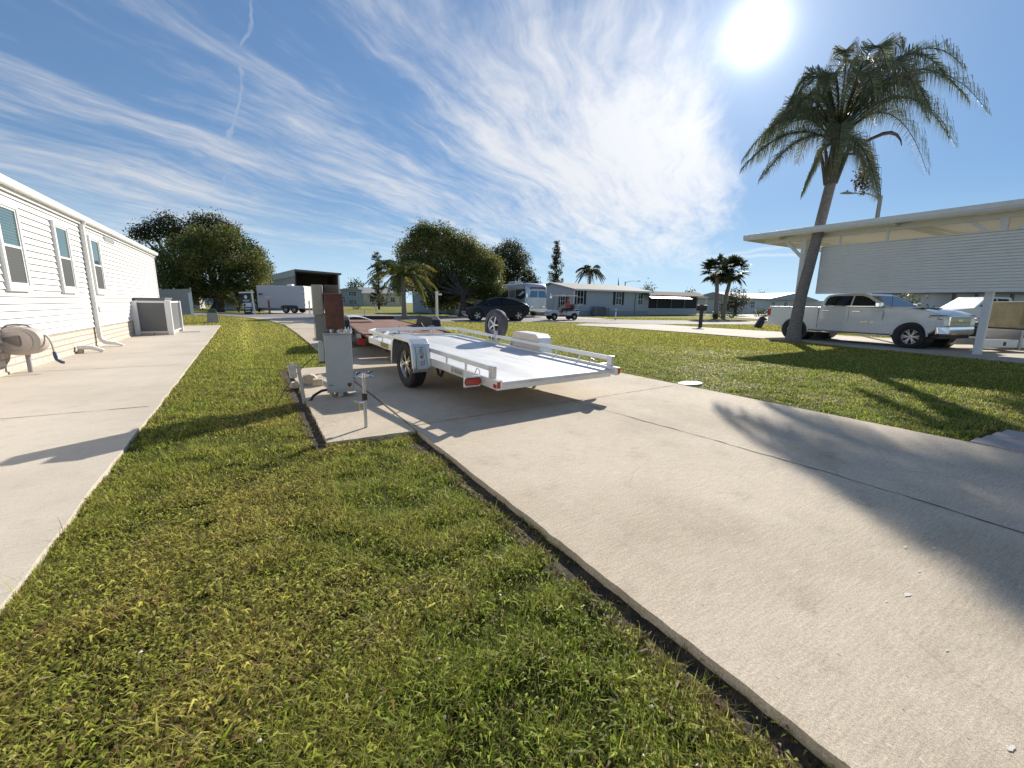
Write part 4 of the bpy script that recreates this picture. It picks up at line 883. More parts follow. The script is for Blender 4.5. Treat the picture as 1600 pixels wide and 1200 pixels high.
# windscreen
def screenpane(name,p0,p1,hw0,hw1,m,parent,off=.006,th=.01):
    d=Vector((p1[0]-p0[0],0,p1[1]-p0[1])).normalized(); nn=Vector((d.z,0,-d.x)); 
    if nn.z<0: nn=-nn
    b=MB(); q=[Vector((p0[0],-hw0,p0[1])),Vector((p0[0],hw0,p0[1])),Vector((p1[0],hw1,p1[1])),Vector((p1[0],-hw1,p1[1]))]
    b.add([v+nn*off for v in q]+[v-nn*th for v in q],[(0,1,2,3),(7,6,5,4),(0,4,5,1),(1,5,6,2),(2,6,7,3),(3,7,4,0)]); return b.build(name,m,parent)
screenpane('windscreen',(1.07,1.46),(.47,1.866),.82,.70,glassd,pk); screenpane('rear_window',(-1.0,1.50),(-.945,1.78),.78,.72,glassd,pk)
for s in (NS,-NS):
    for nm,poly,hx in (('front_door',[(.02,.60),(.02,1.415),(1.0,1.412),(1.02,1.2),(.98,.60)],.12),('rear_door',[(-.98,.60),(-.985,1.415),(.0,1.416),(.0,.60)],-.86)):
        b=MB(); A=[];B_=[]
        for u,w in poly:
            y=pinch(Vector((u,HWp,w))).y; A.append((u,s*(y+.007),w)); B_.append((u,s*(y-.01),w))
        n=len(poly); b.add(A+B_,[tuple(range(n)),tuple(range(2*n-1,n-1,-1))]+[(i,i+n,(i+1)%n+n,(i+1)%n) for i in range(n)])
        dr=b.build(nm,carwhite,pk,bevel=.004)
        yy=s*(pinch(Vector((0,HWp,1.25))).y+.02); MB().bx(hx,hx+.24,yy-.012,yy+.012,1.245,1.285).build('door_handle',chrome,dr,bevel=.01)
        MB().bx(poly[0][0]+.01,poly[-1][0]-.01,s*(HWp+.0)-.006,s*(HWp+.0)+.006,.735,.75).build('door_crease',carwhite,dr,bevel=.004)
    yh=s*1.0
    m_=MB().bx(.86,.98,min(s*.93,s*1.20),max(s*.93,s*1.20),1.42,1.62); m_.build('door_mirror',chrome,pk,bevel=.03,seg=3)
    MB().bx(-1.32,1.32,min(s*.90,s*.99),max(s*.90,s*.99),.36,.42).build('running_board',chrome,pk,bevel=.012)
    # arch lips
    for cx in (WB,-WB):
        o=arch(cx,.43,.545,0,180,16); i_=arch(cx,.43,.49,180,0,16); MB().prism(o+i_,s*(HWp-.06),s*(HWp+.008),'y',fy=pinch).build('wheel_arch',carwhite,pk,bevel=.006)
        MB().cyl((cx,s*.45,.45),(cx,s*(HWp-.05),.45),.52,24).build('arch_liner',blackp,pk,smooth=40)
        w0=wheel(pk,(cx,s*.885,.41),.41,.275,.28,s,6,rimm=mat('bright_alloy',(.62,.62,.63),.3,.6),twin=True)
    MB().bx(2.30,2.79,min(s*.62,s*.93),max(s*.62,s*.93),1.02,1.175).build('headlight',mat('headlight_glass',(.35,.36,.37),.08,.4,coat=1),pk,bevel=.03,seg=3)
    MB().bx(2.34,2.80,min(s*.64,s*.945),max(s*.64,s*.945),1.165,1.185).build('headlight_trim',blackp,pk,bevel=.006)
    MB().bx(-3.0,-2.88,min(s*.82,s*.965),max(s*.82,s*.965),1.0,1.33).build('tail_lamp',redlens,pk,bevel=.015)
    MB().bx(-2.94,-1.06,min(s*.86,s*.955),max(s*.86,s*.955),1.405,1.425).build('bed_rail_cap',mat('rail_cap',(.72,.72,.72),.3,.3),pk,bevel=.006)
MB().bx(-2.9,-1.08,-.85,.85,1.40,1.418).build('bed_cover',blackp,pk)
MB().bx(2.76,2.875,-.60,.60,.80,1.165).build('grille',chrome,pk,bevel=.03)
g=MB()
for k in range(7): g.bx(2.87,2.885,-.55,.55,.84+k*.045,.862+k*.045)
g.build('grille_bars',blackp,pk)
MB().loft([[(2.62,-.96,.50),(2.62,-.96,.80),(2.70,-.96,.80),(2.76,-.96,.56)],[(2.80,-.7,.48),(2.80,-.7,.80),(2.95,-.7,.80),(2.97,-.7,.54)],[(2.80,.7,.48),(2.80,.7,.80),(2.95,.7,.80),(2.97,.7,.54)],[(2.62,.96,.50),(2.62,.96,.80),(2.70,.96,.80),(2.76,.96,.56)]]).build('front_bumper',chrome,pk,bevel=.02)
MB().bx(2.45,2.74,-.9,.9,.36,.50).build('front_valance',blackp,pk,bevel=.03)
MB().bx(-3.14,-2.92,-.93,.93,.56,.76).build('rear_bumper',chrome,pk,bevel=.03); MB().bx(-3.15,-2.9,-.5,.5,.745,.775).build('bumper_step',blackp,pk)
MB().bx(1.55,1.85,-.5,-.30,1.385,1.425).build('bonnet_scoop',blackp,pk,bevel=.01); MB().bx(1.55,1.85,.30,.5,1.385,1.425).build('bonnet_scoop',blackp,pk,bevel=.01)
for s in (-1,1):
    MB().bar((-.86,s*.955,1.462),(.95,s*.955,1.462),.012,.018).build('window_trim',chrome,pk); MB().bx(-1.012,-.998,min(s*.93,s*.975),max(s*.93,s*.975),.56,1.40).build('bed_gap',blackp,pk)
    MB().cyl((-2.35,s*.955,1.16),(-2.35,s*.968,1.16),.085,16).build('fuel_door',carwhite,pk) if s==NS else None
MB().tube([(1.15,-NS*.0+NS*.82,1.40),(1.12,NS*.82,1.95)],.006,5).build('aerial',blackp,pk)
MB().bx(2.86,2.89,-.10,.10,.95,1.04).build('front_emblem',chrome,pk,bevel=.02)
MB().bx(-2.3,2.3,-.7,.7,.34,.60).build('underbody',blackp,pk)
for o in [c for c in pk.children_recursive if c.type=='MESH']:
    if o.parent is not pk: 
        if o.parent.name.startswith('wheel'): continue
    if o.name.startswith('wheel') and not o.name.startswith('wheel_arch'):
        o.location.z=.35; o.scale=(.853,1,.853); continue
    for v in o.data.vertices:
        if v.co.x>1.9: v.co.x=1.9+(v.co.x-1.9)*.66
        v.co.z*=.86
bd=text('door_badge','RAM 1500',.085,chrome,pk,(.62,NS*(HWp+.008),.74),(R(90),0,R(180) if NS>0 else 0),.003)
# ---- dark coupe-roofed SUV beyond the lawn
cF=G(744,501);cR=G(812,501); yaw2=fwd_frame(cR,cF); mid2=(cF+cR)/2; n2=Vector((-math.sin(yaw2),math.cos(yaw2),0)); NS2=-1 if n2.dot(-mid2)<0 else 1
carblack=mat('dark_navy_paint',(.005,.006,.010),.3,var=.05,coat=.2,spec=.3)
sv=thing('parked_car','dark navy coupe-shaped car with multi-spoke wheels parked beyond the lawn','car',mid2-n2*NS2*.85,yaw2)
wb=1.52; k_=1.0
low2=[(-2.28,.45),(-2.36,.70),(-2.33,1.02),(-2.2,1.10),(1.05,1.02),(1.75,.93),(2.2,.80),(2.32,.66),(2.33,.45),(2.05,.27)]+arch(wb,.37,.42,6,174)+[(1.05,.24),(-1.05,.24)]+arch(-wb,.37,.42,6,174)+[(-2.0,.30)]
def pinch2(v):
    x,y,z=v; k=1-.12*max(0,min(1,(abs(x)-1.6)/.75))**2-.05*max(0,z-.75); return Vector((x,y*k,z))
shell(low2,.95,carblack,'body',sv,.04,pinch2)
def tb2(v): return tumble(v,1.0,.50)
roof2=[(-2.27,.98),(-2.15,1.14),(-1.75,1.32),(-1.2,1.50),(-.6,1.60),(-.1,1.62),(.3,1.56),(.62,1.44),(1.22,1.06),(1.3,.98)]
shell(roof2,.88,carblack,'cabin',sv,.03,tb2)
g2=[(-1.72,1.12),(-1.2,1.40),(-.55,1.52),(-.08,1.54),(.28,1.48),(.55,1.36),(.95,1.09)]
for s in (NS2,-NS2):
    b=MB(); A=[(u,s*(tb2(Vector((u,.88,w))).y+.006),w) for u,w in g2]; B_=[(u,s*(tb2(Vector((u,.88,w))).y-.01),w) for u,w in g2]; n=len(g2)
    b.add(A+B_,[tuple(range(n)),tuple(range(2*n-1,n-1,-1))]+[(i,i+n,(i+1)%n+n,(i+1)%n) for i in range(n)]); b.build('side_window',glassd,sv)
    MB().bx(-.36,-.31,min(s*.66,s*.86),max(s*.66,s*.86),1.08,1.55).build('window_pillar',carblack,sv)
    for cx in (wb,-wb):
        MB().cyl((cx,s*.4,.39),(cx,s*.90,.39),.42,20).build('arch_liner',blackp,sv,smooth=40)
        wheel(sv,(cx,s*.83,.36),.36,.25,.25,s,5,rimm=mat('polished_rim',(.62,.60,.56),.2,.9),twin=True)
    MB().bx(1.85,2.22,min(s*.62,s*.86),max(s*.62,s*.86),.74,.81).build('headlight',mat('headlight_glass',(.35,.36,.37),.08,.4,coat=1),sv,bevel=.02)
    MB().bx(2.1,2.33,min(s*.55,s*.80),max(s*.55,s*.80),.50,.58).build('fog_light',mat('amber_lens',(.30,.12,.05),.3),sv,bevel=.02)
    MB().bx(-2.34,-2.05,min(s*.5,s*.84),max(s*.5,s*.84),.86,.94).build('tail_lamp',redlens,sv,bevel=.02)
    MB().bx(.62,.80,min(s*.88,s*1.05),max(s*.88,s*1.05),1.02,1.15).build('door_mirror',carblack,sv,bevel=.03)
    MB().bx(-1.1,1.1,min(s*.9,s*.955),max(s*.9,s*.955),.24,.31).build('side_skirt',blackp,sv)
screenpane('windscreen',(1.20,1.07),(.66,1.41),.76,.66,glassd,sv); screenpane('rear_window',(-2.02,1.20),(-1.25,1.49),.72,.62,glassd,sv)
# ---- golf cart with its driver
gF=G(864,500);gR=G(898,500); gd=(gR-gF); yaw3=math.atan2(-gd.y,-gd.x); gm=(gF+gR)/2; n3=Vector((-math.sin(yaw3),math.cos(yaw3),0)); NS3=-1 if n3.dot(-gm)<0 else 1
gc=thing('golf_cart','white golf cart with a pale roof driven along the road past the blue house','golf cart',gm-n3*NS3*.45,yaw3)
cartw=mat('cart_silver',(.52,.53,.56),.35,var=.05,coat=.4)
fb=[(.35,.36),(.45,.62),(.55,.74),(1.0,.76),(1.22,.62),(1.26,.42),(1.20,.34)]+arch(.84,.26,.27,10,170,8)
shell(fb,.52,cartw,'front_cowl',gc,.03)
rb=[(-1.25,.52),(-1.22,.66),(-.95,.70),(-.25,.66),(-.22,.34),(-.50,.34)]+arch(-.84,.26,.29,10,170,8)+[(-1.2,.38)]
shell(rb,.54,cartw,'rear_body',gc,.03)
MB().bx(-.55,.62,-.5,.5,.28,.34).build('floor',blackp,gc); MB().bx(-1.15,.3,-.52,.52,.26,.30).build('chassis',blackp,gc)
MB().bx(-.72,-.22,-.5,.5,.66,.80).build('seat',mat('seat_dark',(.06,.06,.065),.6),gc,bevel=.04); MB().bx(-.80,-.70,-.5,.5,.78,1.15).build('seat_back',mat('seat_dark',(.06,.06,.065),.6),gc,bevel=.04)
MB().bx(-1.30,-.85,-.45,.45,.74,.80).build('rear_seat',mat('seat_dark',(.06,.06,.065),.6),gc,bevel=.02); MB().bx(-.84,-.79,-.48,.48,.85,1.2).build('rear_seat_back',mat('seat_dark',(.06,.06,.065),.6),gc,bevel=.02)
MB().bx(-1.05,.78,-.58,.58,1.80,1.88).build('roof',mat('cart_roof',(.62,.60,.55),.5),gc,bevel=.035,seg=3)
for s in (-1,1):
    MB().tube([(.62,s*.5,.74),(.48,s*.5,1.35),(.40,s*.5,1.80)],.018,8).build('roof_strut',blackp,gc); MB().tube([(-.82,s*.5,.70),(-.84,s*.5,1.80)],.018,8).build('roof_strut',blackp,gc)
    MB().tube([(-.95,s*.48,.72),(-1.35,s*.48,.74),(-1.40,s*.48,1.05),(-1.05,s*.48,1.10)],.015,8).build('grab_rail',blackp,gc)
    for cx in (.84,-.84): wheel(gc,(cx,s*.48,.245),.245,.13,.2,s,5,rimm=mat('polished_rim',(.62,.60,.56),.2,.9))
    MB().bx(1.17,1.25,min(s*.28,s*.46),max(s*.28,s*.46),.56,.64).build('headlight',mat('headlight_glass',(.35,.36,.37),.08,.4,coat=1),gc,bevel=.01)
scm=bpy.data.materials.new('clear_screen'); scm.use_nodes=True; t=NT(scm.node_tree); t.n('ShaderNodeOutputMaterial',ins={0:t.n('ShaderNodeMixShader',ins={0:.25,1:t.n('ShaderNodeBsdfTransparent'),2:t.n('ShaderNodeBsdfPrincipled',ins={'Base Color':(.5,.55,.6,1),'Roughness':.08})})})
MB().add([(.62,-.5,.76),(.62,.5,.76),(.42,.5,1.78),(.42,-.5,1.78)],[(0,1,2,3)]).build('windscreen',scm,gc,fix=False)
MB().tube([(.52,.25*NS3,.72),(.30,.25*NS3,1.02)],.015,8).lathe([(.15,-.01),(.165,0),(.15,.01)],16,Matrix.Translation((.29,.25*NS3,1.03))@Matrix.Rotation(R(50),4,'Y'),closed=True).build('steering_wheel',blackp,gc)
# driver: one continuous skinned body, seated, hands on the wheel
def person(name,label,cat,M,joints,edges,radii,skin,root=0):
    me=bpy.data.meshes.new(name); me.from_pydata(joints,edges,[]); o=bpy.data.objects.new(name,me); COL.objects.link(o)
    sk=o.modifiers.new('skin','SKIN'); 
    lay=me.skin_vertices[0].data if me.skin_vertices else None
    if lay is None:
        bm=bmesh.new(); bm.from_mesh(me); bm.verts.layers.skin.verify(); bm.to_mesh(me); bm.free(); lay=me.skin_vertices[0].data
    for i,r in enumerate(radii): lay[i].radius=(r,r) if not isinstance(r,tuple) else r
    lay[root].use_root=True
    sb=o.modifiers.new('sub','SUBSURF'); sb.levels=1; sb.render_levels=1
    dg=bpy.context.evaluated_depsgraph_get(); me2=bpy.data.meshes.new_from_object(o.evaluated_get(dg)); bpy.data.objects.remove(o)
    return me2
Y=.25*NS3
J=[(-.42,Y,.86),(-.45,Y,1.05),(-.44,Y,1.25),(-.43,Y,1.38),(-.42,Y,1.46),(-.40,Y,1.56),(-.39,Y,1.65),  #0-6 pelvis..head
   (-.43,Y+.17,1.35),(-.30,Y+.24,1.14),(-.02,Y+.16,1.10),(.16,Y+.12,1.12),(.235,Y+.10,1.13),    #7-11 left arm
   (-.43,Y-.17,1.35),(-.30,Y-.24,1.14),(-.02,Y-.16,1.10),(.16,Y-.12,1.12),(.235,Y-.10,1.13),    #12-16
   (-.40,Y+.09,.86),(.02,Y+.11,.86),(.16,Y+.11,.48),(.18,Y+.11,.39),(.32,Y+.12,.36),   #17-21
   (-.40,Y-.09,.86),(.02,Y-.11,.86),(.16,Y-.11,.48),(.18,Y-.11,.39),(.32,Y-.12,.36)]
E_=[(0,1),(1,2),(2,3),(3,4),(4,5),(5,6),(3,7),(7,8),(8,9),(9,10),(10,11),(3,12),(12,13),(13,14),(14,15),(15,16),(0,17),(17,18),(18,19),(19,20),(20,21),(0,22),(22,23),(23,24),(24,25),(25,26)]
Rr=[(.15,.13),(.15,.13),(.16,.13),(.13,.11),.06,.095,.085,.075,.052,.042,.035,.03,.075,.052,.042,.035,.03,.095,.07,.05,.045,.04,.095,.07,.05,.045,.04]
pm=person('person','','',None,J,E_,Rr,None)
skinm=mat('skin',(.42,.25,.18),.6,var=.06); shirt=mat('coral_shirt',(.50,.115,.07),.8,var=.12); shorts=mat('dark_shorts',(.05,.05,.07),.8)
for x in (skinm,shirt,shorts): pm.materials.append(x)
for p in pm.polygons:
    c=p.center; z=c.z; arm=abs(c.y-Y)>.10 and c.x>-.22 and z>1.0
    p.material_index=0 if (z>1.45 or arm or z<.55) else (1 if z>.93 else 2); p.use_smooth=True
po=bpy.data.objects.new('person',pm); COL.objects.link(po); po.matrix_world=Matrix.Translation(gc.location)@Matrix.Rotation(yaw3,4,'Z')
tag(po,'person in a coral red shirt and cap sitting at the wheel of the golf cart','person')
cp=MB().sphere((-.40,Y,1.68),.11,14,sc=(1.05,.9,.75)); cp.bx(-.33,-.20,Y-.07,Y+.07,1.665,1.68); cp.build('cap',mat('red_cap',(.30,.05,.04),.8),po,smooth=50)
fc=MB().sphere((-.30,Y,1.585),.018,8).sphere((-.315,Y+.035,1.61),.011,6).sphere((-.315,Y-.035,1.61),.011,6).bx(-.315,-.303,Y-.025,Y+.025,1.54,1.548); fc.build('face_features',mat('skin_dark',(.25,.13,.09),.6),po)
for s in (-1,1):
    hand=MB()
    for k in range(4): hand.tube([(.225,Y+s*(.10),1.145-.014*k),(.275,Y+s*(.095),1.15-.014*k),(.285,Y+s*.075,1.135-.014*k),(.262,Y+s*.068,1.125-.014*k)],[.008,.008,.0075,.006],6)
    hand.tube([(.215,Y+s*.085,1.15),(.24,Y+s*.065,1.165),(.268,Y+s*.062,1.16)],[.010,.009,.007],6)
    hand.build('hand',skinm,po,smooth=50)
# ---- vintage motor coach
bs=BD(840,41); bus=thing('motor_coach','vintage silver motor coach with a dark painted band, parked behind the dark car','bus',(bs.x-.1,bs.y,0),R(-90))
silver=mat('coach_silver',(.55,.56,.57),.3,.55,var=.1,scale=3); cream=mat('coach_cream',(.62,.60,.56),.35,var=.05,coat=.3); band=mat('coach_dark',(.03,.035,.045),.3,coat=.5); skyglass=mat('sky_reflection_glass',(.05,.17,.30),.08,var=.1)  # skyglass: blue of the reflected sky painted into the windscreen colour
def bring(x,hw,zt,zb=.42,e=.32): # rounded coach section
    pts=[(x,-hw,zb),(x,-hw,zt-e)]+[(x,-hw+e*(1-math.cos(a)),zt-e+e*math.sin(a)) for a in (R(30),R(60),R(90))]+[(x,hw-e*(1-math.cos(a)),zt-e+e*math.sin(a)) for a in (R(90),R(60),R(30))]+[(x,hw,zt-e),(x,hw,zb)]
    return pts
MB().loft([bring(-11.,1.15,3.0),bring(-10.8,1.22,3.08),bring(-.45,1.22,3.10),bring(-.12,1.16,3.02,.44),bring(.10,1.02,2.80,.48),bring(.18,.9,2.5,.55,.36)]).build('body',silver,bus,smooth=40)
MB().bx(-10.9,-.5,-1.235,1.235,2.55,2.86).build('cream_roof_band',cream,bus,bevel=.02)
for i in range(7):
    for s in (-1,1): MB().bx(-1.9-i*1.35-1.15,-1.9-i*1.35,min(s*1.2,s*1.24),max(s*1.2,s*1.24),1.78,2.48).build('side_window',glassd if i else mat('tan_blind',(.25,.21,.17),.3),bus,bevel=.03)
for s in (-1,1):
    MB().prism([(-1.75,1.72),(-1.75,2.52),(-.2,2.52),(-.16,1.80),(-.8,1.60)],s*1.225,s*1.238,'y').build('painted_band',band,bus)
    MB().prism([(-1.5,1.95),(-1.0,2.12),(-.55,2.36),(-.35,2.30),(-.10,2.22),(-.32,2.18),(-.55,2.12),(-.95,1.95)],s*1.238,s*1.246,'y').build('white_flash',mat('white_flash',(.75,.75,.73),.4),bus)
    for x in (-2.1,-8.5): wheel(bus,(x,s*1.05,.48),.48,.28,.28,s,6)
    MB().bx(-10.9,-.3,min(s*1.2,s*1.25),max(s*1.2,s*1.25),.42,.75).build('lower_skirt',silver,bus)
    MB().bx(.13,.22,min(s*.50,s*.82),max(s*.50,s*.82),.85,1.05).build('headlight',chrome,bus,bevel=.03)
    MB().prism([(s*.05,1.78),(s*.05,2.38),(s*.80,2.38),(s*.95,1.78)],.13,.20,'x').build('windscreen',skyglass,bus,bevel=.02)
    MB().tube([(.1,s*1.1,2.3),(.35,s*1.35,2.25),(.36,s*1.36,1.9)],.03,6).bx(.33,.39,s*1.36-.1,s*1.36+.1,1.75,2.05).build('mirror',chrome,bus)
MB().bx(.05,.24,-1.05,1.05,.5,.80).build('bumper',chrome,bus,bevel=.05); MB().bx(.02,.16,-.85,.85,2.46,2.72).build('destination_panel',mat('coach_maroon',(.16,.05,.05),.4),bus,bevel=.04)
MB().bx(-4.5,-3.3,-.5,.5,3.05,3.36).build('roof_unit',cream,bus,bevel=.08)
# ---- enclosed white cargo trailer across the road
ct=thing('cargo_trailer','enclosed white cargo trailer with its side coloured as shaded and rear doors as sunlit, parked across the road','trailer',(G(449,488.6).x,G(449,488.6).y*.0+47.6,0),0)
ct.location=(PY(449,488,47.6).x,47.6,0); ct.rotation_euler=(0,0,R(-30)); ct.scale=(.93,.93,.95)
cshade=mat('trailer_side_shaded',(.50,.50,.52),.35,var=.04)  # white trailer; the shade on its side is put into this grey
# local x right (rear), y away
MB().bx(-3.,1.85,0,2.1,.50,2.72).build('box',cshade,ct,bevel=.03)
MB().bx(-3.02,1.86,-.02,2.12,2.70,2.76).build('roof_trim',white,ct,bevel=.02); MB().bx(-.2,.35,.7,1.3,2.76,2.95).build('roof_vent',white,ct,bevel=.08,seg=3)
rd=MB().bx(1.855,1.885,.06,2.04,.52,2.66); rd=rd.build('rear_door',mat('trailer_door_sunlit',(.85,.85,.84),.4,var=.03),ct)  # sunlight on the rear doors put into a brighter white than the side
for z in (.8,1.3,1.9,2.4): MB().bx(1.83,1.91,-.015,.05,z,z+.09).build('hinge',blackp,rd)
for x in (-.15,.72):
    w0=wheel(ct,(x,.10,.34),.34,.2,.2,-1,6,rimm=mat('white_rim',(.7,.7,.7),.35,.2)) 
    MB().cyl((x,1.8,.34),(x,2.0,.34),.34,16).build('far_wheel',rubber,ct)
MB().prism([(-.62,.50),(-.55,.74),(-.3,.80),(.9,.80),(1.12,.74),(1.2,.50)],-.06,.02,'y').build('fender',darkmetal,ct)
MB().bx(1.6,1.95,.1,2.0,.42,.50).build('rear_sill',darkmetal,ct)
MB().bar((-3,.3,.5),(-4.2,1.05,.5),.08,.1).bar((-3,1.8,.5),(-4.2,1.05,.5),.08,.1).build('tongue',darkmetal,ct)
# ================================================================== carport on the right
cpw=mat('carport_white',(.72,.71,.69),.5,var=.05,dirt=(.5,.48,.44),dirt_amt=.2)
CX=16.84
cpt=thing('carport','white open carport with a long lap-sided half wall hung between its posts','carport',(CX,3.5,0))
def cl(mb): mb.v=[(x-CX,y-3.5,z) for x,y,z in mb.v]; return mb
cw_=MB(); n=19; z0,z1=1.70,3.20; p=(z1-z0)/n; poly=[]
for i in range(n):
    z=z0+i*p; poly+=[(CX+.03,z),(CX-.022,z+.001),(CX-.021,z+.006),(CX-.002,z+p-.009),(CX+.03,z+p-.008)]
poly+=[(CX,z1),(CX+.06,z1),(CX+.06,z0)]
cw_.prism(poly,-6,7.55,'y'); cl(cw_).build('half_wall',vinylgrey,cpt)
cl(MB().bx(CX-.03,CX+.07,-6,7.56,1.66,1.701).bx(CX-.03,CX+.07,-6,7.56,3.2,3.23).bx(CX-.026,CX+.066,7.55,7.60,1.67,3.225)).build('wall_trim',cpw,cpt)
for y in (3.46,8.22,-2.0):
    cl(MB().bx(CX+.07,CX+.23,y-.08,y+.08,-.01,3.55)).build('post',cpw,cpt,bevel=.006)
    for s in (-1,1):
        if y==8.22 and s<0: continue
        cl(MB().bar((CX+.14,y+s*.06,3.02 if y<8 else 2.95),(CX+.14,y+s*.62,3.54),.09,.09,up=(1,0,0))).build('knee_brace',cpw,cpt)
for y in (5.85,7.1): cl(MB().bx(CX,CX+.06,y-.03,y+.03,3.2,3.55)).build('wall_stub',cpw,cpt)
cl(MB().bx(CX+.05,CX+.23,-6,9.6,3.54,3.70)).build('eave_beam',cpw,cpt,bevel=.004)
# pan roof, almost flat, ribs showing on its end
rf=MB(); top=[];bot=[]
yy=[-6+.3*i for i in range(54)]
poly=[]
for i,y in enumerate(yy[:-1]):
    poly+=[(y,3.80),(y+.22,3.80),(y+.235,3.84),(y+.285,3.84)]
poly+=[(10.06,3.80),(10.06,3.775),(-6,3.775)]
poly=[(a,b) for a,b in poly if a<=10.06]
rf.prism(poly,CX-.42,CX+6.2,'x'); rf.v=[(x,y,z+(x-CX)*.02) for x,y,z in rf.v]; cl(rf).build('roof',mat('roof_pan_white',(.70,.69,.66),.45,var=.06),cpt)
gt=MB().prism([(CX-.43,3.86),(CX-.56,3.86),(CX-.56,3.74),(CX-.52,3.66),(CX-.43,3.66)],-6,10.10,'y'); cl(gt).build('gutter',cpw,cpt,bevel=.004)
cl(MB().bx(CX-.425,CX+6.25,10.06,10.10,3.66,3.86)).build('end_fascia',cpw,cpt)
for k in range(4): cl(MB().bx(CX-.3,CX+6.1,-1+3.3*k,-.9+3.3*k,3.62,3.77)).build('rafter',cpw,cpt)
cl(MB().bx(CX+5.9,CX+6.05,-6,9.6,3.6,3.80)).build('far_beam',cpw,cpt)
for y in (8.22,3.5,-2): cl(MB().bx(CX+5.9,CX+6.05,y-.07,y+.07,-.01,3.6)).build('far_post',cpw,cpt)
# ================================================================== foliage generators
def leafcloud(C,Nn,size,colors,seed,asp=.55,parent=None,name='crown',m=None,flat=0.,tint=None):
    """many small leaf faces: C points (n,3), one rhombus per point"""
    r=np.random.default_rng(seed); n=len(C)
    a=r.normal(size=(n,3)); a[:,2]*=(1-flat); a/=np.linalg.norm(a,axis=1,keepdims=True); b=r.normal(size=(n,3)); b-=a*np.sum(a*b,1,keepdims=True); b/=np.linalg.norm(b,axis=1,keepdims=True)
    s=size*(.6+.8*r.random(n))[:,None]; w=np.cross(a,b)*.0+b
    V=np.stack([C-a*s*.5,C+b*s*asp*.5,C+a*s*.5,C-b*s*asp*.5],1).reshape(-1,3)
    loops=np.arange(4*n); starts=np.arange(n)*4
    cols=np.array(colors)[r.integers(0,len(colors),n)] if tint is None else tint
    cols=cols*(.7+.6*r.random(n))[:,None]
    return npmesh(name,V,loops,starts,m or leafm,np.repeat(cols,4,0),parent)
def lobes_points(lobes,dens,seed,shell=.55):
    r=np.random.default_rng(seed); P=[];K=[]
    for i,(c,rad) in enumerate(lobes):
        n=int(dens*rad*rad); d=r.normal(size=(n,3)); d/=np.linalg.norm(d,axis=1,keepdims=True)
        rr=rad*(shell+(1-shell)*r.random(n)**.6)
        # sub-clumps make the outline uneven and let gaps show
        f=.82+.26*np.sin(d[:,0]*5.3+i)*np.sin(d[:,1]*6.1+2*i)*np.sin(d[:,2]*4.7+3*i)+.06*r.normal(size=n)
        P.append(np.array(c)+d*(rr*f)[:,None]*np.array([1,1,.9])); K.append(np.full(n,i))
    return np.concatenate(P),np.concatenate(K)
def sprigs(P,K,n_per,spread,seed):
    r=np.random.default_rng(seed); q=np.repeat(P,n_per,0)+r.normal(size=(len(P)*n_per,3))*spread; return q,np.repeat(K,n_per)
def tree(name,label,cat,base,lobes_px,D,leaf,dens,pal,seed,trunk_r=.3,group=None,depth=.5,npp=4,limb=True,fork=None):
    """lobes given as (px,py,r_px) at distance D; turned into real spheres with depth"""
    r=np.random.default_rng(seed); fw=CR[:,2]
    root=thing(name,label,cat,base,0,group); L=[]
    for px,py,rp in lobes_px:
        d0=D+(r.random()-.5)*2*depth*rp/668*D; c=PD(px,py,d0); dep=float(np.dot(np.array(c)-np.array((0,0,H)),fw)); L.append((np.array(c-Vector(base)),rp*dep/F))
    P,K=lobes_points(L,dens,seed+1); P,K=sprigs(P,K,npp,leaf*1.5,seed+2)
    pal=np.array(pal); rr=np.random.default_rng(seed+3); lk=rr.random(len(L)); hz=vnoise(P[:,0]+P[:,1],P[:,2]*1.3,1.4*leaf*6,seed+4)
    ix=np.clip((hz*1.1+lk[K]*.35+rr.random(len(P))*.45-.35)*len(pal),0,len(pal)-1).astype(int)
    leafcloud(P,len(P),leaf,None,seed+5,parent=root,tint=pal[ix])
    tb_=MB(); b0=Vector((0,0,-.1)); f=Vector(fork) if fork is not None else Vector((0,0,max(1.2,min(l[0][2]-l[1]*.6 for l in L)+.4)))
    md=(b0+f)/2+Vector((.12,.05,0)); tb_.tube([b0,Vector((0,0,.25)),md,f],[trunk_r*1.5,trunk_r*1.1,trunk_r*.95,trunk_r*.8],9)
    for c,rad in L:
        c=Vector(c); q=f+(c-f)*.5+Vector((0,0,-.12*rad)); tb_.tube([f,q,c],[trunk_r*.55,trunk_r*.33,trunk_r*.10],6)
    tb_.build('trunk',bark,root,smooth=60); return root
OL=[(.05,.07,.02),(.085,.108,.028),(.13,.15,.04),(.185,.195,.055),(.25,.24,.07)]
DKL=[(.032,.038,.02),(.05,.058,.026),(.075,.085,.034),(.11,.115,.045)]
GRN=[(.035,.048,.017),(.06,.08,.024),(.09,.115,.033),(.14,.16,.045)]
b=BD(338,56)
tree('shade_tree','broad olive-green shade tree with a low rounded crown, across the road','tree',b,[(330,395,42),(285,400,36),(375,400,38),(335,430,48),(285,440,36),(385,435,38),(262,425,24),(405,420,22),(310,375,26),(355,372,24),(300,460,22),(365,460,24),(268,455,18),(402,455,18),(245,400,16)],56,.21,190,OL,101,.55,fork=(.2,0,1.6))
b=BD(285,75)
tree('oak_tree','darker ragged oak showing above and behind the olive-green shade tree','tree',b,[(262,352,20),(235,362,18),(310,350,18),(335,352,20),(360,360,14),(215,366,13),(285,375,26),(330,380,26),(395,400,20),(410,418,14)],75,.26,170,DKL,111,.5)
b=BD(722,40)
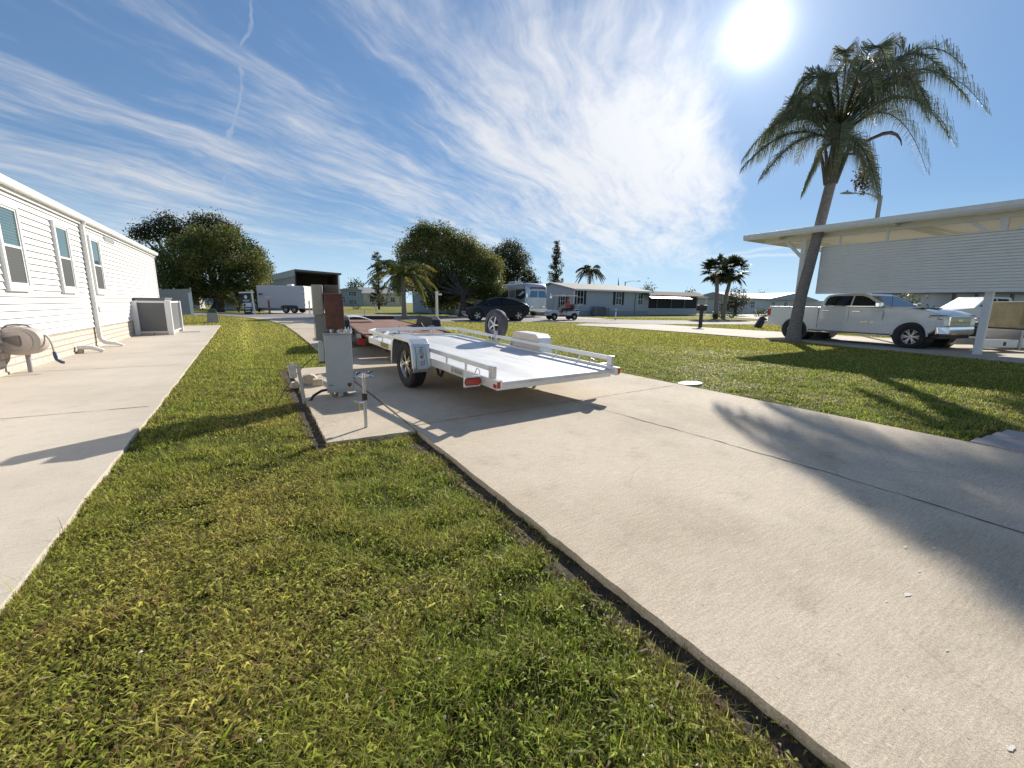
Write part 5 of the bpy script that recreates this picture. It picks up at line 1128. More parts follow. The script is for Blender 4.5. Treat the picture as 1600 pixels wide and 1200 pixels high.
tree('ficus_tree','large rounded olive-green tree behind the dark car','tree',b,[(660,372,24),(690,372,26),(640,395,24),(720,390,30),(690,410,40),(745,405,30),(765,420,24),(735,440,36),(660,430,34),(765,450,26),(705,455,30),(770,470,16),(665,360,14),(635,425,26),(680,465,22),(625,445,16)],42,.16,560,OL,121,.30,fork=(.1,0,2.0))
b=BD(805,72)
tree('oak_tree','dark oak between the large rounded tree and the conifer','tree',b,[(776,402,18),(780,436,22),(798,392,20),(812,408,18),(795,420,24),(822,430,14),(788,440,22),(832,440,10),(838,452,12),(815,450,14)],72,.24,190,DKL,131,.4)
b=BD(1150,66)
tree('bushy_tree','grey-green bushy tree behind the pair of fan palms','tree',b,[(1150,462,15),(1138,472,13),(1160,470,12),(1150,480,14),(1130,482,10)],66,.2,120,[(.05,.06,.035),(.09,.10,.06),(.14,.15,.10),(.03,.035,.02)],141,.2)
b=BD(1416,38)
tree('bushy_tree','dark green bush seen under the carport beyond the pickup bonnet','tree',b,[(1412,472,16),(1425,476,13),(1400,470,12),(1434,482,9)],38,.18,80,GRN,151,.14)
for i,(px,py,rp,D,lab) in enumerate(((1012,452,7,140,'small distant tree top above the blue house roof'),(1078,459,6,140,'rounded distant tree top right of the blue house'),(1192,462,5,150,'small distant tree top over the far grey roof'),(555,446,9,150,'distant pale tree behind the two-storey blue house'),(600,452,9,160,'distant tree behind the dark tall conifer'))):
    tree('distant_tree',lab,'tree',BD(px,D),[(px,py,rp),(px-rp*.6,py+3,rp*.7),(px+rp*.6,py+3,rp*.7),(px,py+rp,rp)],D,.5,26,GRN,160+i*7,.2,group='distant tree tops')
# ---- conifers
def conifer(name,label,px,ptop,pbase,D,wpx,seed,rag,dens=1.,taper=1.):
    base=BD(px,D); top=PD(px,ptop,D).z; hgt=top; dep=D*.95; w=wpx*dep/F; root=thing(name,label,'tree',base)
    r=np.random.default_rng(seed); P=[];tb_=MB(); tb_.tube([(0,0,-.1),(.1,0,hgt*.5),(0,0,hgt)],[hgt*.022,hgt*.014,.02],8)
    nt=int(19*dens)
    for i in range(nt):
        k=.08+.92*i/nt; z=hgt*k; rad=w*((1-k)**taper)*(1-rag*r.random())+.12
        nb=7
        for j in range(nb):
            if r.random()<rag*.5: continue
            a=r.random()*6.28; l=rad*(.65+.45*r.random()); m_=int(26*l/w*2)+8
            u=r.random(m_)**.7; q=np.stack([np.cos(a)*l*u,np.sin(a)*l*u,z+.25*l*u**2+r.normal(size=m_)*.06*hgt/12],1)+r.normal(size=(m_,3))*.12*hgt/12; P.append(q)
            tb_.tube([(0,0,z),(math.cos(a)*l*.8,math.sin(a)*l*.8,z+.12*l)],[.03,.012],4)
    P=np.concatenate(P); q,_=sprigs(P,np.zeros(len(P),int),2,.10*hgt/12,seed+1)
    leafcloud(q,len(q),.30*hgt/12,DKL,seed+2,asp=.35,parent=root); tb_.build('trunk',bark,root,smooth=60)
conifer('norfolk_pine','tall narrow Norfolk pine rising behind the blue house roof',867,374,470,80,25,201,.3,taper=.8)
conifer('ragged_conifer','ragged tall dark conifer left of the leafy roadside palm',592,392,483,75,20,211,.6,dens=.9,taper=.4)
# ---- feather palms
def frond(V,Lp,St,Cc,C,tip,lift,nl,ll,lw,r,col,hang=.8,pk_=.38):
    """one arching feather frond added to numpy lists"""
    C=np.array(C);tip=np.array(tip); mid=(C+tip)/2+np.array((0,0,lift)); T=np.linspace(0.02,1,nl)
    B=((1-T)**2)[:,None]*C+(2*T*(1-T))[:,None]*mid+(T**2)[:,None]*tip; d=np.gradient(B,axis=0); d/=np.linalg.norm(d,axis=1,keepdims=True)
    side=np.cross(d,np.array((0,0,1.))); side/=np.linalg.norm(side,axis=1,keepdims=True)+1e-6
    o=sum(len(v) for v in V)
    # rachis ribbon, crossed
    w=.030*(1-.8*T); rb=[]
    for sgn in (side,np.cross(side,d)):
        a=B-sgn*w[:,None];b2=B+sgn*w[:,None]; vv=np.stack([a,b2],1).reshape(-1,3); k=np.arange(nl-1)*2
        q=np.stack([k,k+1,k+3,k+2],1)+o; V.append(vv); Lp.append(q.ravel()); St.append(len(q)); Cc.append(np.tile(np.array((.06,.065,.03)),(len(vv),1))); o+=len(vv)
    prof=np.clip(np.sin(PI*np.clip(T*.93+.05,0,1))**.55,.12,1)
    for s in (-1,1):
        sel=T>.16; b0=B[sel]; n=len(b0); L_=ll*prof[sel]*(.8+.35*r.random(n)); dd=d[sel]; sd=side[sel]
        out=sd*s*(.62+.25*r.random(n))[:,None]+dd*(.45+.2*r.random(n))[:,None]+np.array((0,0,1.))*(.22*r.normal(size=n)+.10)[:,None]; out/=np.linalg.norm(out,axis=1,keepdims=True)
        p1=b0+out*(L_*pk_)[:,None]; o2=out*.5+np.array((0,0,-1.))*(hang*(.7+.8*r.random(n)))[:,None]; o2/=np.linalg.norm(o2,axis=1,keepdims=True); p2=p1+o2*(L_*.6)[:,None]
        wv=np.cross(out,dd); wv/=np.linalg.norm(wv,axis=1,keepdims=True)+1e-6; wv=(wv+dd*.8); wv/=np.linalg.norm(wv,axis=1,keepdims=True)
        vv=np.stack([b0-wv*lw*.5,b0+wv*lw*.5,p1-wv*lw*.5,p1+wv*lw*.5,p2],1).reshape(-1,3); k=(np.arange(n)*5)[:,None]+o
        V.append(vv); Lp.append((k+np.array([[0,1,3,2]])).ravel()); St.append(n)
        V_tri=(k+np.array([[2,3,4]])).ravel(); Lp.append(('t',V_tri)); St.append(('t',n))
        c=np.array(col)[None]*(.7+.7*r.random(n))[:,None]; Cc.append(np.repeat(c,5,0)); o+=len(vv)
def frondmesh(name,parent,fronds,seed,nl,ll,lw,hang=.8):
    r=np.random.default_rng(seed); V=[];Lp=[];St=[];Cc=[]
    for C,tip,lift,col in fronds: frond(V,Lp,St,Cc,C,tip,lift,nl,ll,lw,r,col,hang)
    loops=[];sizes=[]
    for l,s in zip(Lp,St):
        if isinstance(l,tuple): loops.append(l[1]); sizes.append(np.full(s[1],3))
        else: loops.append(l); sizes.append(np.full(s,4))
    loops=np.concatenate(loops);sizes=np.concatenate(sizes); starts=np.concatenate([[0],np.cumsum(sizes)[:-1]])
    return npmesh(name,np.concatenate(V),loops,starts,leafm,np.concatenate(Cc),parent)
RV=Vector((CR[0,0],CR[1,0],0)).normalized(); DV=Vector((CR[0,2],CR[1,2],0)).normalized()
PB=Vector((16.57,8.0,0)); 
pal=thing('queen_palm','tall queen palm with a leaning grey trunk and drooping feather fronds beside the carport','palm tree',PB+Vector((0,0,LZ)))
CT=PD(1306,238,18.2); CTl=CT-PB
tr_=MB(); tp_=PD(1298,285,18.3)-PB
pts=[Vector((0,0,-.1)),Vector((.0,.0,.12)),Vector((.0,-.02,.6)),Vector((.02,-.06,1.6)),tp_*.55+Vector((-.02,.03,0)),tp_*.8+Vector((0,.02,0)),tp_,tp_+(CTl-tp_)*.35]
tr_.tube(pts,[.28,.25,.20,.182,.165,.158,.155,.17],18); tr_.build('trunk',palmbark,pal,smooth=60)
bt=MB(); rr=np.random.default_rng(77)
for k in range(13):   # old leaf bases and the green shaft
    a=k*2.4; t0=tp_+Vector((.12*math.cos(a),.12*math.sin(a),-.05+.035*k)); bt.tube([t0,t0+Vector((.10*math.cos(a),.10*math.sin(a),.32)),t0+Vector((.26*math.cos(a),.26*math.sin(a),.85))],[.085,.06,.03],6)
bt.tube([tp_,CTl+Vector((0,0,.5)),CTl+Vector((0,0,1.1))],[.2,.15,.05],10); bt.build('leaf_bases',mat('boot_brown',(.11,.095,.065),.8,var=.3,scale=9),pal,smooth=60)
def off(dx,dy,dz): return CTl+RV*(dx*.0209)+Vector((0,0,-dy*.0209))+DV*dz
tips=[((-142,12),.9,.3),((-130,38),.7,-.5),((-128,-12),1.4,.9),((-82,-62),1.9,-.3),((-70,-92),1.8,.6),((-95,-35),1.6,1.3),((-40,-120),1.5,-.9),((20,-152),1.0,.4),((62,-150),1.3,-.5),((72,-165),1.0,.8),
      ((118,-85),2.0,.2),((138,-108),1.8,-1.1),((150,-70),1.8,1.0),((212,-28),1.8,.2),((205,-55),1.9,-.8),((186,10),1.6,.5),((120,-10),1.5,-1.4),((82,38),.9,.4),((70,62),.6,-.3),((30,70),.7,-1.3),((-55,50),.9,-1.5),((-60,30),1.0,-1.8),
      ((15,-90),1.6,2.6),((-50,-40),1.7,2.8),((70,-30),1.7,2.7),((40,-60),1.8,-2.6),((-35,-70),1.8,-2.5),((100,-40),1.7,-2.2),((-34,48),.6,.4)]
frs=[]; rr=np.random.default_rng(78)
tips=[((dx*.90 if dx>0 else dx*.95,dy*.95),l,z) for (dx,dy),l,z in tips]
for k in range(11):
    a=k*.57+.2; tips.append(((95*math.cos(a)*(.6+.5*rr.random()),-15-50*rr.random()),1.3+.5*rr.random(),2.6*math.sin(a)))
for (dx,dy),lift,dz in tips:
    frs.append((CTl+Vector((0,0,.15+.3*rr.random())),off(dx,dy+8,dz),lift*1.45+.2,(.15,.175,.105) if rr.random()<.75 else (.20,.205,.13)))
frondmesh('crown',pal,frs,79,140,1.0,.0175,2.0)
c0=off(42,38,-.2); fr_=MB(); fr_.tube([CTl,off(32,2,-.15),c0+Vector((0,0,.2)),c0+Vector((0,0,-.25))],[.04,.03,.03,.01],6); bs=fr_.build('fruit_cluster',mat('palm_fruit',(.10,.085,.05),.7,var=.35),pal)
q=np.array([(c0.x+rr.normal()*.12,c0.y+rr.normal()*.12,c0.z+rr.normal()*.22) for k in range(420)])
leafcloud(q,len(q),.075,[(.08,.075,.04),(.14,.10,.05),(.05,.05,.03)],81,asp=.9,parent=bs,name='fruit_bunch')['kind']='stuff'
sp_=MB(); a=[CTl+Vector((0,0,-.15)),off(22,-8,-.25),off(42,-18,-.3),off(56,-24,-.3),off(68,-26,-.3),off(78,-23,-.3),off(85,-16,-.3),off(88,-8,-.3)]; sp_.tube(a,[.035,.04,.05,.06,.055,.04,.025,.01],8); sp_.build('flower_spathe',mat('spathe_brown',(.10,.065,.05),.7,var=.2),pal,smooth=60)
def palm(name,label,cat,base,topz,tr,L,nf,seed,col,group=None,lean=(0,0),down=.25,nl=34,lw=.05,ll=.6):
    root=thing(name,label,cat,base,0,group); r=np.random.default_rng(seed); top=Vector((lean[0],lean[1],topz))
    MB().tube([(0,0,-.1),(lean[0]*.2,lean[1]*.2,topz*.4),top],[tr*1.25,tr,tr*.8],10).build('trunk',palmbark,root,smooth=60)
    f=[]
    for k in range(nf):
        a=k*2.399+r.random()*.3; e=r.random()**.8*2.1-1.0; hl_=L*(math.cos(e*.75)); tip=top+Vector((math.cos(a)*hl_,math.sin(a)*hl_,L*(.62*math.sin(e)-down))); f.append((top,tip,L*(.42-.12*e*(e<0)),tuple(np.array(col[r.integers(0,len(col))]))))
    frondmesh('crown',root,f,seed+1,nl,ll,lw,.6)
b=G(632,498.5); palm('feather_palm','leafy feather palm with yellowing lower fronds beside the road, left of the white post','palm tree',b,3.0,.16,2.75,46,301,[(.075,.10,.03),(.11,.135,.035),(.05,.075,.022),(.34,.27,.05)],nl=40,lw=.045,ll=.55)
b=BD(920,75); palm('feather_palm','small feather palm standing behind the blue house roof','palm tree',b,PD(920,424,75).z,.22,2.7,26,311,[(.05,.058,.025),(.035,.045,.018),(.09,.085,.04)],nl=30,lw=.09,ll=.8,down=.35)
def fanpalm(name,label,base,topz,rad,seed,group,lean=(0,0)):
    root=thing(name,label,'palm tree',base,0,group); r=np.random.default_rng(seed); top=np.array((lean[0],lean[1],topz))
    MB().tube([(0,0,-.1),(lean[0]*.3,lean[1]*.3,topz*.5),tuple(top)],[.24,.19,.17],10).build('trunk',palmbark,root,smooth=60)
    V=[];Lq=[];St=[];o=0
    for k in range(44):
        d=r.normal(size=3); d[2]=d[2]*.8+.12; d/=np.linalg.norm(d); c=top+d*rad*(.45+.2*r.random()); u=np.cross(d,(0,0,1.)); u/=np.linalg.norm(u)+1e-6; w=np.cross(u,d)
        for j in range(15):
            a=(j/14-.5)*3.4; q=d*math.cos(a)+u*math.sin(a); L_=rad*(.55-.12*abs(a)/1.7)*(.8+.35*r.random()); e=c+q*L_+np.array((0,0,-.16*rad*r.random())); s=np.cross(q,w); s/=np.linalg.norm(s)+1e-6
            m_=c+q*L_*.55; V+= [c,m_-s*.05*rad+w*.02,e,m_+s*.05*rad-w*.02]; Lq+=[o,o+1,o+2,o+3]; St.append(o); o+=4
        V+= [top-u*.02,top+u*.02,c+u*.02,c-u*.02]; Lq+=[o,o+1,o+2,o+3]; St.append(o); o+=4
    n=len(V); cols=np.repeat(np.array([(.03,.04,.018),(.05,.06,.026),(.07,.08,.034)])[r.integers(0,3,n//4)],4,0)
    npmesh('crown',np.array(V),Lq,St,leafm,cols,root)
b=G(1118,497); fanpalm('fan_palm','fan palm with a dark round head, the left one of the pair beyond the mailbox',b,PD(1113,424,math.hypot(b.x,b.y)).z,1.65,401,'pair of fan palms',(-.2,.2))
b=G(1129,496.3); fanpalm('fan_palm','dark round-headed fan palm, right one of the pair, trunk leaning right',b,PD(1138,423,math.hypot(b.x,b.y)).z,1.75,411,'pair of fan palms',(.45,-.3))
# ---- shrubs
def shrub(name,label,px,py,D,wpx,hpx,pal,seed,leaf=.16,dens=120,group=None):
    base=BD(px,D); root=thing(name,label,'shrub',base,0,group); s=D*.9/F; r=np.random.default_rng(seed); w=wpx*s/2; h=hpx*s
    L=[(np.array((RV.x*w*k*.6,RV.y*w*k*.6,h*.45)),h*.5) for k in (-1,-.3,.4,1)]
    P,K=lobes_points(L,dens,seed); P=P[P[:,2]>0.02]; q,_=sprigs(P,np.zeros(len(P),int),3,leaf,seed+1); q[:,2]=np.maximum(q[:,2],.03)
    leafcloud(q,len(q),leaf,pal,seed+2,parent=root); t_=MB()
    for k in range(4): t_.tube([(0,0,-.05),(RV.x*w*(k-1.5)*.4,RV.y*w*(k-1.5)*.4,h*.5)],[.04,.02],5)
    t_.build('stems',bark,root)
shrub('round_shrub','low dark shrub at the foot of the pair of fan palms',1121,490,48,18,9,DKL,501); shrub('round_shrub','low dark clipped shrub right of the fan palms',1145,490,52,24,9,DKL,511)
shrub('arching_shrub','yellow-green arching shrub in front of the far grey house',1197,478,62,34,14,[(.10,.11,.02),(.16,.15,.03),(.05,.06,.015)],521)
shrub('round_shrub','small dark shrub in the grass by the far blue two-storey house',557,482,75,16,6,GRN,531)
# broad-leaved bird-of-paradise clumps beneath the shade tree
def paddle(label,px,D,hpx,seed,n=15):
    base=BD(px,D); root=thing('paddle_plant',label,'plant',base,0,'paddle-leaved plants'); r=np.random.default_rng(seed); s=D*.95/F; V=[];Q=[];St=[];o=0; t_=MB()
    for k in range(n):
        a=r.random()*6.28; h=hpx*s*(.55+.45*r.random()); sp=.25+.55*r.random(); e=Vector((math.cos(a)*sp*h*.5,math.sin(a)*sp*h*.5,h*.62)); t_.tube([(0,0,0),tuple(e*.5+Vector((0,0,h*.1))),tuple(e)],[.04,.03,.02],5)
        d=Vector((math.cos(a)*sp,math.sin(a)*sp,.6-.5*r.random())).normalized(); u=d.cross(Vector((0,0,1))).normalized(); l=h*.42;w=l*.17
        p=[e,e+d*l*.35-u*w,e+d*l*.75-u*w*.8+Vector((0,0,-.05*l)),e+d*l+Vector((0,0,-.15*l)),e+d*l*.75+u*w*.8+Vector((0,0,-.05*l)),e+d*l*.35+u*w]
        V+= [tuple(v) for v in p]; Q+=list(range(o,o+6)); St.append(o); o+=6
    cols=np.repeat(np.array([(.05,.065,.025),(.09,.10,.04),(.03,.04,.015)])[r.integers(0,3,n)],6,0)
    npmesh('leaves',np.array(V),Q,St,leafm,cols,root); t_.build('stems',mat('green_stem',(.06,.065,.03),.7),root,smooth=60)
paddle('tall paddle-leaved plant under the shade tree, left of the sign post',372,50,36,601); paddle('tall paddle-leaved plant between the sign post and the cargo trailer',404,50,38,611,18)
# ================================================================== houses opposite
def sidingmat(name,col):
    M=bpy.data.materials.new(name); M.use_nodes=True; t=NT(M.node_tree); tc=t.n('ShaderNodeTexCoord').outputs['Object']
    z=t.n('ShaderNodeSeparateXYZ',ins={0:tc}).outputs[2]; f=t.m('FRACT',t.m('MULTIPLY',z,5.)); n=t.noise(tc,1.5,4)
    c=t.mix(t.m('MULTIPLY',t.m('LESS_THAN',f,.09),.35),c3(col),c3([x*.45 for x in col])); c=t.mix(t.m('MULTIPLY',n,.25),c,c3([x*.8 for x in col]))
    b=t.n('ShaderNodeBsdfPrincipled',ins={'Base Color':c,'Roughness':.6}); t.n('ShaderNodeOutputMaterial',ins={0:b}); return M
sblue=sidingmat('pale_blue_siding',(.44,.48,.53)); swhite=sidingmat('far_white_siding',(.58,.58,.56)); sgrey=sidingmat('far_grey_siding',(.36,.37,.38)); scream=sidingmat('cream_siding',(.62,.54,.40)); sdark=sidingmat('slate_blue_siding',(.24,.31,.38))
roofg=mat('far_grey_roof',(.30,.285,.27),.9,var=.15); roofb=mat('far_brown_roof',(.17,.13,.11),.9,var=.2); roofw=mat('far_pale_roof',(.34,.33,.32),.7,var=.1); shutm=mat('black_shutter',(.015,.017,.02),.6); dscreen=mat('porch_screen_dark',(.02,.024,.03),.7)
def win(parent,x,y,z,w,h,ax='x',shut=False,mull=True,out=-1):
    """window on a wall whose plane is y=const (ax x) or x=const (ax y); out = direction the wall faces"""
    f=MB(); g=MB(); t_=.05
    def B(m,u0,u1,d0,d1,z0,z1):
        a,b=sorted((d0*out,d1*out))
        if ax=='x': m.bx(u0,u1,y+a,y+b,z0,z1)
        else: m.bx(y+a,y+b,u0,u1,z0,z1)
    B(f,x-w/2-.06,x-w/2,-.01,t_,z-.06,z+h+.06);B(f,x+w/2,x+w/2+.06,-.01,t_,z-.06,z+h+.06);B(f,x-w/2,x+w/2,-.01,t_,z+h,z+h+.06);B(f,x-w/2,x+w/2,-.01,t_,z-.06,z)
    B(f,x-w/2,x+w/2,.012,t_-.006,z+h/2-.025,z+h/2+.025)
    if mull: B(f,x-.02,x+.02,.012,t_-.010,z,z+h/2-.03);B(f,x-.02,x+.02,.012,t_-.010,z+h/2+.03,z+h)
    fo=f.build('window',white,parent); B(g,x-w/2,x+w/2,-.005,.01,z,z+h); g.build('pane',glassd,fo)
    if shut:
        for s in (-1,1):
            m=MB(); u0,u1=sorted((x+s*(w/2+.10),x+s*(w/2+.42))); B(m,u0,u1,-.005,.045,z-.05,z+h+.05); m.build('shutter',shutm,parent,bevel=.01)
# ---- blue house, gable towards the left, long wall facing the road
AX,AY=PY(897,474,37.6).x,37.6
bh=thing('blue_house','long pale blue house with black shutters and a grey roof, beyond the road','house',(AX,AY,0))
Lh=19.; hw_=8.4; he=2.75; hr=3.5
def P2(px,Y=37.6): return PY(px,474,Y).x-AX
b=MB().bx(0,Lh*.62,0,hw_,0,he); b.prism([(0,he),(hw_,he),(hw_/2,hr)],0,Lh*.62,'x'); b.build('wall',sblue,bh)
MB().bx(-.02,Lh*.62+.01,-.02,hw_,-.05,.5).build('skirting',sidingmat('blue_skirting',(.30,.34,.39)),bh)
rp=[(-.45,he-.02),(hw_/2,hr+.06),(hw_+.45,he-.02),(hw_+.45,he+.10),(hw_/2,hr+.20),(-.45,he+.10)]
MB().prism(rp,-.35,Lh*.62+.3,'x').build('roof',roofg,bh); MB().bx(-.3,Lh*.62+.3,-.50,-.452,he-.05,he+.12).build('gutter',white,bh)
for px in (906,966): win(bh,P2(px),0,1.25,.85,1.5,'x',True)
win(bh,P2(1000),0,1.25,.8,1.4,'x',False)
for y in (2.0,): win(bh,y,0,.95,.8,1.25,'y',True,out=-1)
MB().bx(-.06,.05,-.06,.05,0,he+.0).build('corner_trim',white,bh); MB().bx(P2(992)-.05,P2(992)+.05,-.09,-.02,.1,he-.1).build('downspout',mat('spout_grey',(.30,.33,.37),.5),bh)
# low annex with awning and dark screen
x0,x1=P2(1006),P2(1093); b=MB().bx(x0,x1,.3,6,0,.85).bx(x0,x1,.32,6,2.35,2.75); b.build('porch_wall',sblue,bh); MB().bx(x0+.02,x1-.02,.45,5.9,.85,2.35).build('porch_screen',dscreen,bh)
MB().prism([(-.35,2.42),(-.4,2.46),(.6,2.95),(6.3,2.95),(6.3,2.75),(.45,2.75)],x0-.3,x1+.5,'x').build('porch_roof',roofb,bh)
MB().prism([(-1.15,2.02),(-1.17,2.06),(.28,2.62),(.30,2.56)],x0-.1,P2(1070),'x').build('awning',mat('awning_blue_white',(.28,.33,.38),.5,var=.1),bh)
for k in range(5): MB().bx(x0+.05+k*(x1-x0-.15)/4,x0+.12+k*(x1-x0-.15)/4,.28,.36,.85,2.36).build('porch_post',mat('post_blue_grey',(.25,.29,.33),.5),bh)
MB().bx(x1-.1,x1+3.2,1.,6,2.3,2.5).build('rear_carport_roof',white,bh)
for i in range(2): MB().bx(x1+3.0,x1+3.1,1.1+4*i,1.2+4*i,0,2.3).build('carport_post',white,bh)
ac2=thing('air_conditioner','dark grey air-conditioning unit standing against the blue house wall','air conditioner',(AX+P2(930),AY-.75,0))
MB().bx(-.75,.55,-.35,.35,0,1.0).build('cabinet',mat('ac_grey_far',(.20,.22,.24),.6),ac2,bevel=.03); q=MB()
for k in range(8): q.bx(-.7,.5,-.36,-.352,.1+k*.11,.15+k*.11)
q.build('louvres',darkmetal,ac2); MB().bx(.7,1.3,-.3,.3,0,.85).build('side_unit',mat('ac_grey_far',(.20,.22,.24),.6),ac2,bevel=.03)
# ---- house with a gable and open carport at the far left
Yc=66.
def P3(px,Y=Yc): return PY(px,474,Y).x
oc=thing('carport_house','grey house with a large dark open carport behind the cargo trailer','house',(P3(464),Yc,0))
def zc(px,py,Y=Yc): return PY(px,py,Y).z
xl,xp,xr=P3(408)-P3(464),0.,P3(531)-P3(464)
zl,zp,zr=zc(412,436),zc(464,421),zc(531,427)
b=MB().prism([(xl,0),(xl,zl-.5),(xp,zp-.5),(xp,0)],0,9,'y'); b.build('wall',sgrey,oc)
MB().prism([(xl-.3,zl-.55),(xl-.3,zl),(xp,zp),(xp,zp-.9)],-.35,9.2,'y').build('left_roof',mat('fascia_pale_green',(.42,.46,.45),.6),oc)
MB().prism([(xp+.02,zp-.25),(xp+.02,zp+.02),(xr+.4,zr),(xr+.4,zr-.22)],-.35,9.2,'y').build('carport_roof',mat('carport_roof_dark',(.14,.145,.15),.6),oc)
MB().bx(xr-.15,xr+.02,.1,9,0,zr-.2).bx(xp,xr-.16,8.6,8.9,0,zr-1.5).prism([(xp+.02,zp-.12),(xr,zr-.12),(xr,zr-1.5),(xp+.02,zr-1.5)],8.61,8.89,'y').build('carport_wall',mat('carport_brown',(.10,.085,.08),.8,var=.2),oc)
MB().bx(xr+.02,xr+.12,-.2,-.1,0,zr-.3).build('downspout',white,oc); MB().bx(xp-.0,xp+.14,-.02,.12,0,zp-.5).build('post',darkmetal,oc)
hs=thing('pale_house','low pale house wall glimpsed beneath the shade tree, behind the paddle-leaved plants','house',(P3(342),Yc-1.5,0))
w_=xl+P3(464)-P3(342)-.2; MB().bx(0,w_,0,6,0,2.5).build('wall',sblue,hs); MB().prism([(-.3,2.5),(-.3,2.65),(3,3.1),(6.3,2.65),(6.3,2.5)],-.3,w_+.1,'x').build('roof',roofg,hs); win(hs,w_*.3,0,1.0,.9,1.1); win(hs,w_*.7,0,1.0,.9,1.1)
# ---- two-storey blue house and cream house in the distance
Yd=118.
th=thing('two_storey_house','distant slate-blue two-storey house with paired windows','house',(P3(534,Yd),Yd,0))
W_=P3(566,Yd)-P3(534,Yd); zt=zc(550,452,Yd); MB().bx(0,W_,0,8,0,zt).build('wall',sdark,th); MB().prism([(-.3,zt+.0),(W_*.55,zt+.35),(W_+.35,zt-.1),(W_+.35,zt-.25),(-.3,zt-.2)],-.3,8.3,'y').build('roof',roofg,th)
for z in (zt*.62,zt*.14):
    for x in (W_*.46,W_*.62): win(th,x,0,z,1.0,1.0)
win(th,W_*.08,0,zt*.2,.8,1.6)
cr=thing('cream_house','distant cream house partly hidden by the ragged conifer','house',(P3(568,Yd+6),Yd+6,0))
W_=P3(632,Yd+6)-P3(568,Yd+6); MB().bx(0,W_,0,9,0,3.4).build('wall',scream,cr); MB().prism([(-.4,3.3),(-.4,3.5),(4.5,5.2),(9.4,3.5),(9.4,3.3)],-.5,W_+.5,'x').build('roof',roofw,cr)
for k in (.2,.45,.7): win(cr,W_*k,0,1.2,1.1,1.3)
# ---- screened porch house behind the large tree
Ye=46.
sc_=thing('porch_house','dark screened-porch house with white frames, behind the large rounded tree','house',(P3(676,Ye),Ye,0))
W_=P3(800,Ye)-P3(676,Ye); MB().bx(0,W_,.2,7,0,2.6).build('wall',sdark,sc_); MB().prism([(-.5,2.55),(-.5,2.75),(3.5,3.6),(7.5,2.75),(7.5,2.55)],-.4,W_+.4,'x').build('roof',roofg,sc_)
MB().bx(.3,W_*.62,.10,.22,.5,2.35).build('porch_screen',dscreen,sc_)
for k in range(6): x=.3+k*(W_*.62-.3)/5; MB().bx(x-.04,x+.04,.04,.12,.0,2.5).build('porch_post',white,sc_)
MB().bx(.3,W_*.62,.05,.11,1.25,1.31).build('porch_rail',white,sc_); MB().bx(W_*.28,W_*.5,.06,.13,.0,.5).build('kick_panel',white,sc_)
um=thing('folded_umbrella','folded pale umbrella leaning beside the trunk of the large tree','umbrella',PY(724,474,40.)); um.location.z=0
MB().cyl((0,0,0),(0,0,2.1),.03,8).build('pole',white,um); MB().lathe([(.28,.25),(.22,.9),(.05,1.9),(0,2.05)],10).build('canopy',mat('umbrella_tan',(.38,.33,.28),.8,var=.2),um)
# ---- far right grey house
Yf=44.
fh=thing('far_grey_house','low pale grey house with a shallow grey roof, left of the pickup tailgate','house',(P3(1153,Yf),Yf,0))
W_=P3(1310,Yf)-P3(1153,Yf); MB().bx(0,W_*.98,0,9,0,2.5).build('wall',swhite,fh)
gx=P3(1228,Yf)-P3(1153,Yf)
MB().prism([(-.4,2.45),(-.4,2.62),(4.5,3.7),(9.4,2.62),(9.4,2.45)],-.4,gx,'x').build('roof',roofw,fh); MB().prism([(gx-7,2.45),(gx-7,2.62),(gx+2,3.85),(gx+11,2.62),(gx+11,2.45)],-.6,9,'y').build('front_gable',sidingmat('gable_blue_grey',(.33,.38,.42)),fh)
for k in (.12,.3,.42,.6): win(fh,W_*k,0,1.0,1.2,1.1)
# ---- house seen under the carport, brown roof
Yg=26.
def P4(px,Y=10.): return PY(px,474,Y).x
uh=thing('brown_roof_house','white house with a brown roof seen under the carport beyond the pickup','house',(PD(1460,474,46).x,PD(1460,474,46).y,0),R(-38))
MB().bx(0,6.2,0,7,0,2.5).build('wall',swhite,uh); MB().prism([(-.6,2.35),(-.6,2.5),(3.5,3.5),(7.6,2.5),(7.6,2.35)],-.4,6.5,'x').build('roof',roofb,uh)
MB().bx(6.2,16,.5,7,0,2.9).build('right_wall',swhite,uh); MB().prism([(0,2.8),(0,2.95),(3.7,3.9),(7.4,2.95),(7.4,2.8)],6.3,16.3,'x').build('right_roof',roofg,uh)
for x in (.8,2.3,4.6): MB().bx(x,x+.16,-.55,-.40,0,2.36).build('porch_post',mat('post_brown',(.14,.11,.09),.7),uh)
win(uh,1.6,0,1.0,.5,.9); win(uh,3.5,0,1.0,.5,.9); win(uh,7.6,.5,1.0,.9,1.4,'x',True)
# ---- fence and white house beyond the left home
fn=thing('wood_fence','weathered grey board fence between the white home and the shade tree','fence',PD(250,474,50)); fn.location.z=0
fd=(PD(292,474,46)-PD(246,474,52)); fn.rotation_euler=(0,0,math.atan2(fd.y,fd.x)); L_=fd.length; q=MB(); rr=np.random.default_rng(4); x=-.5; 
while x<L_: w=.13+.02*rr.random(); q.bx(x,x+w,-.012+.01*rr.random(),.012,0,2.0+.07*rr.random()); x+=w+.035
q.build('boards',woodg,fn)
for k in range(3): MB().bx(k*L_/2-.06,k*L_/2+.06,.02,.12,0,2.15).build('fence_post',woodg,fn)
MB().bx(-.5,L_,.015,.06,.5,.6).bx(-.5,L_,.015,.06,1.5,1.6).build('fence_rail',woodg,fn)
MB().bx(L_-.02,L_+.16,-.1,.08,0,1.75).build('end_post',white,fn)
wh=thing('white_house','white house glimpsed over the board fence at the left','house',PD(236,474,74)); wh.location.z=0
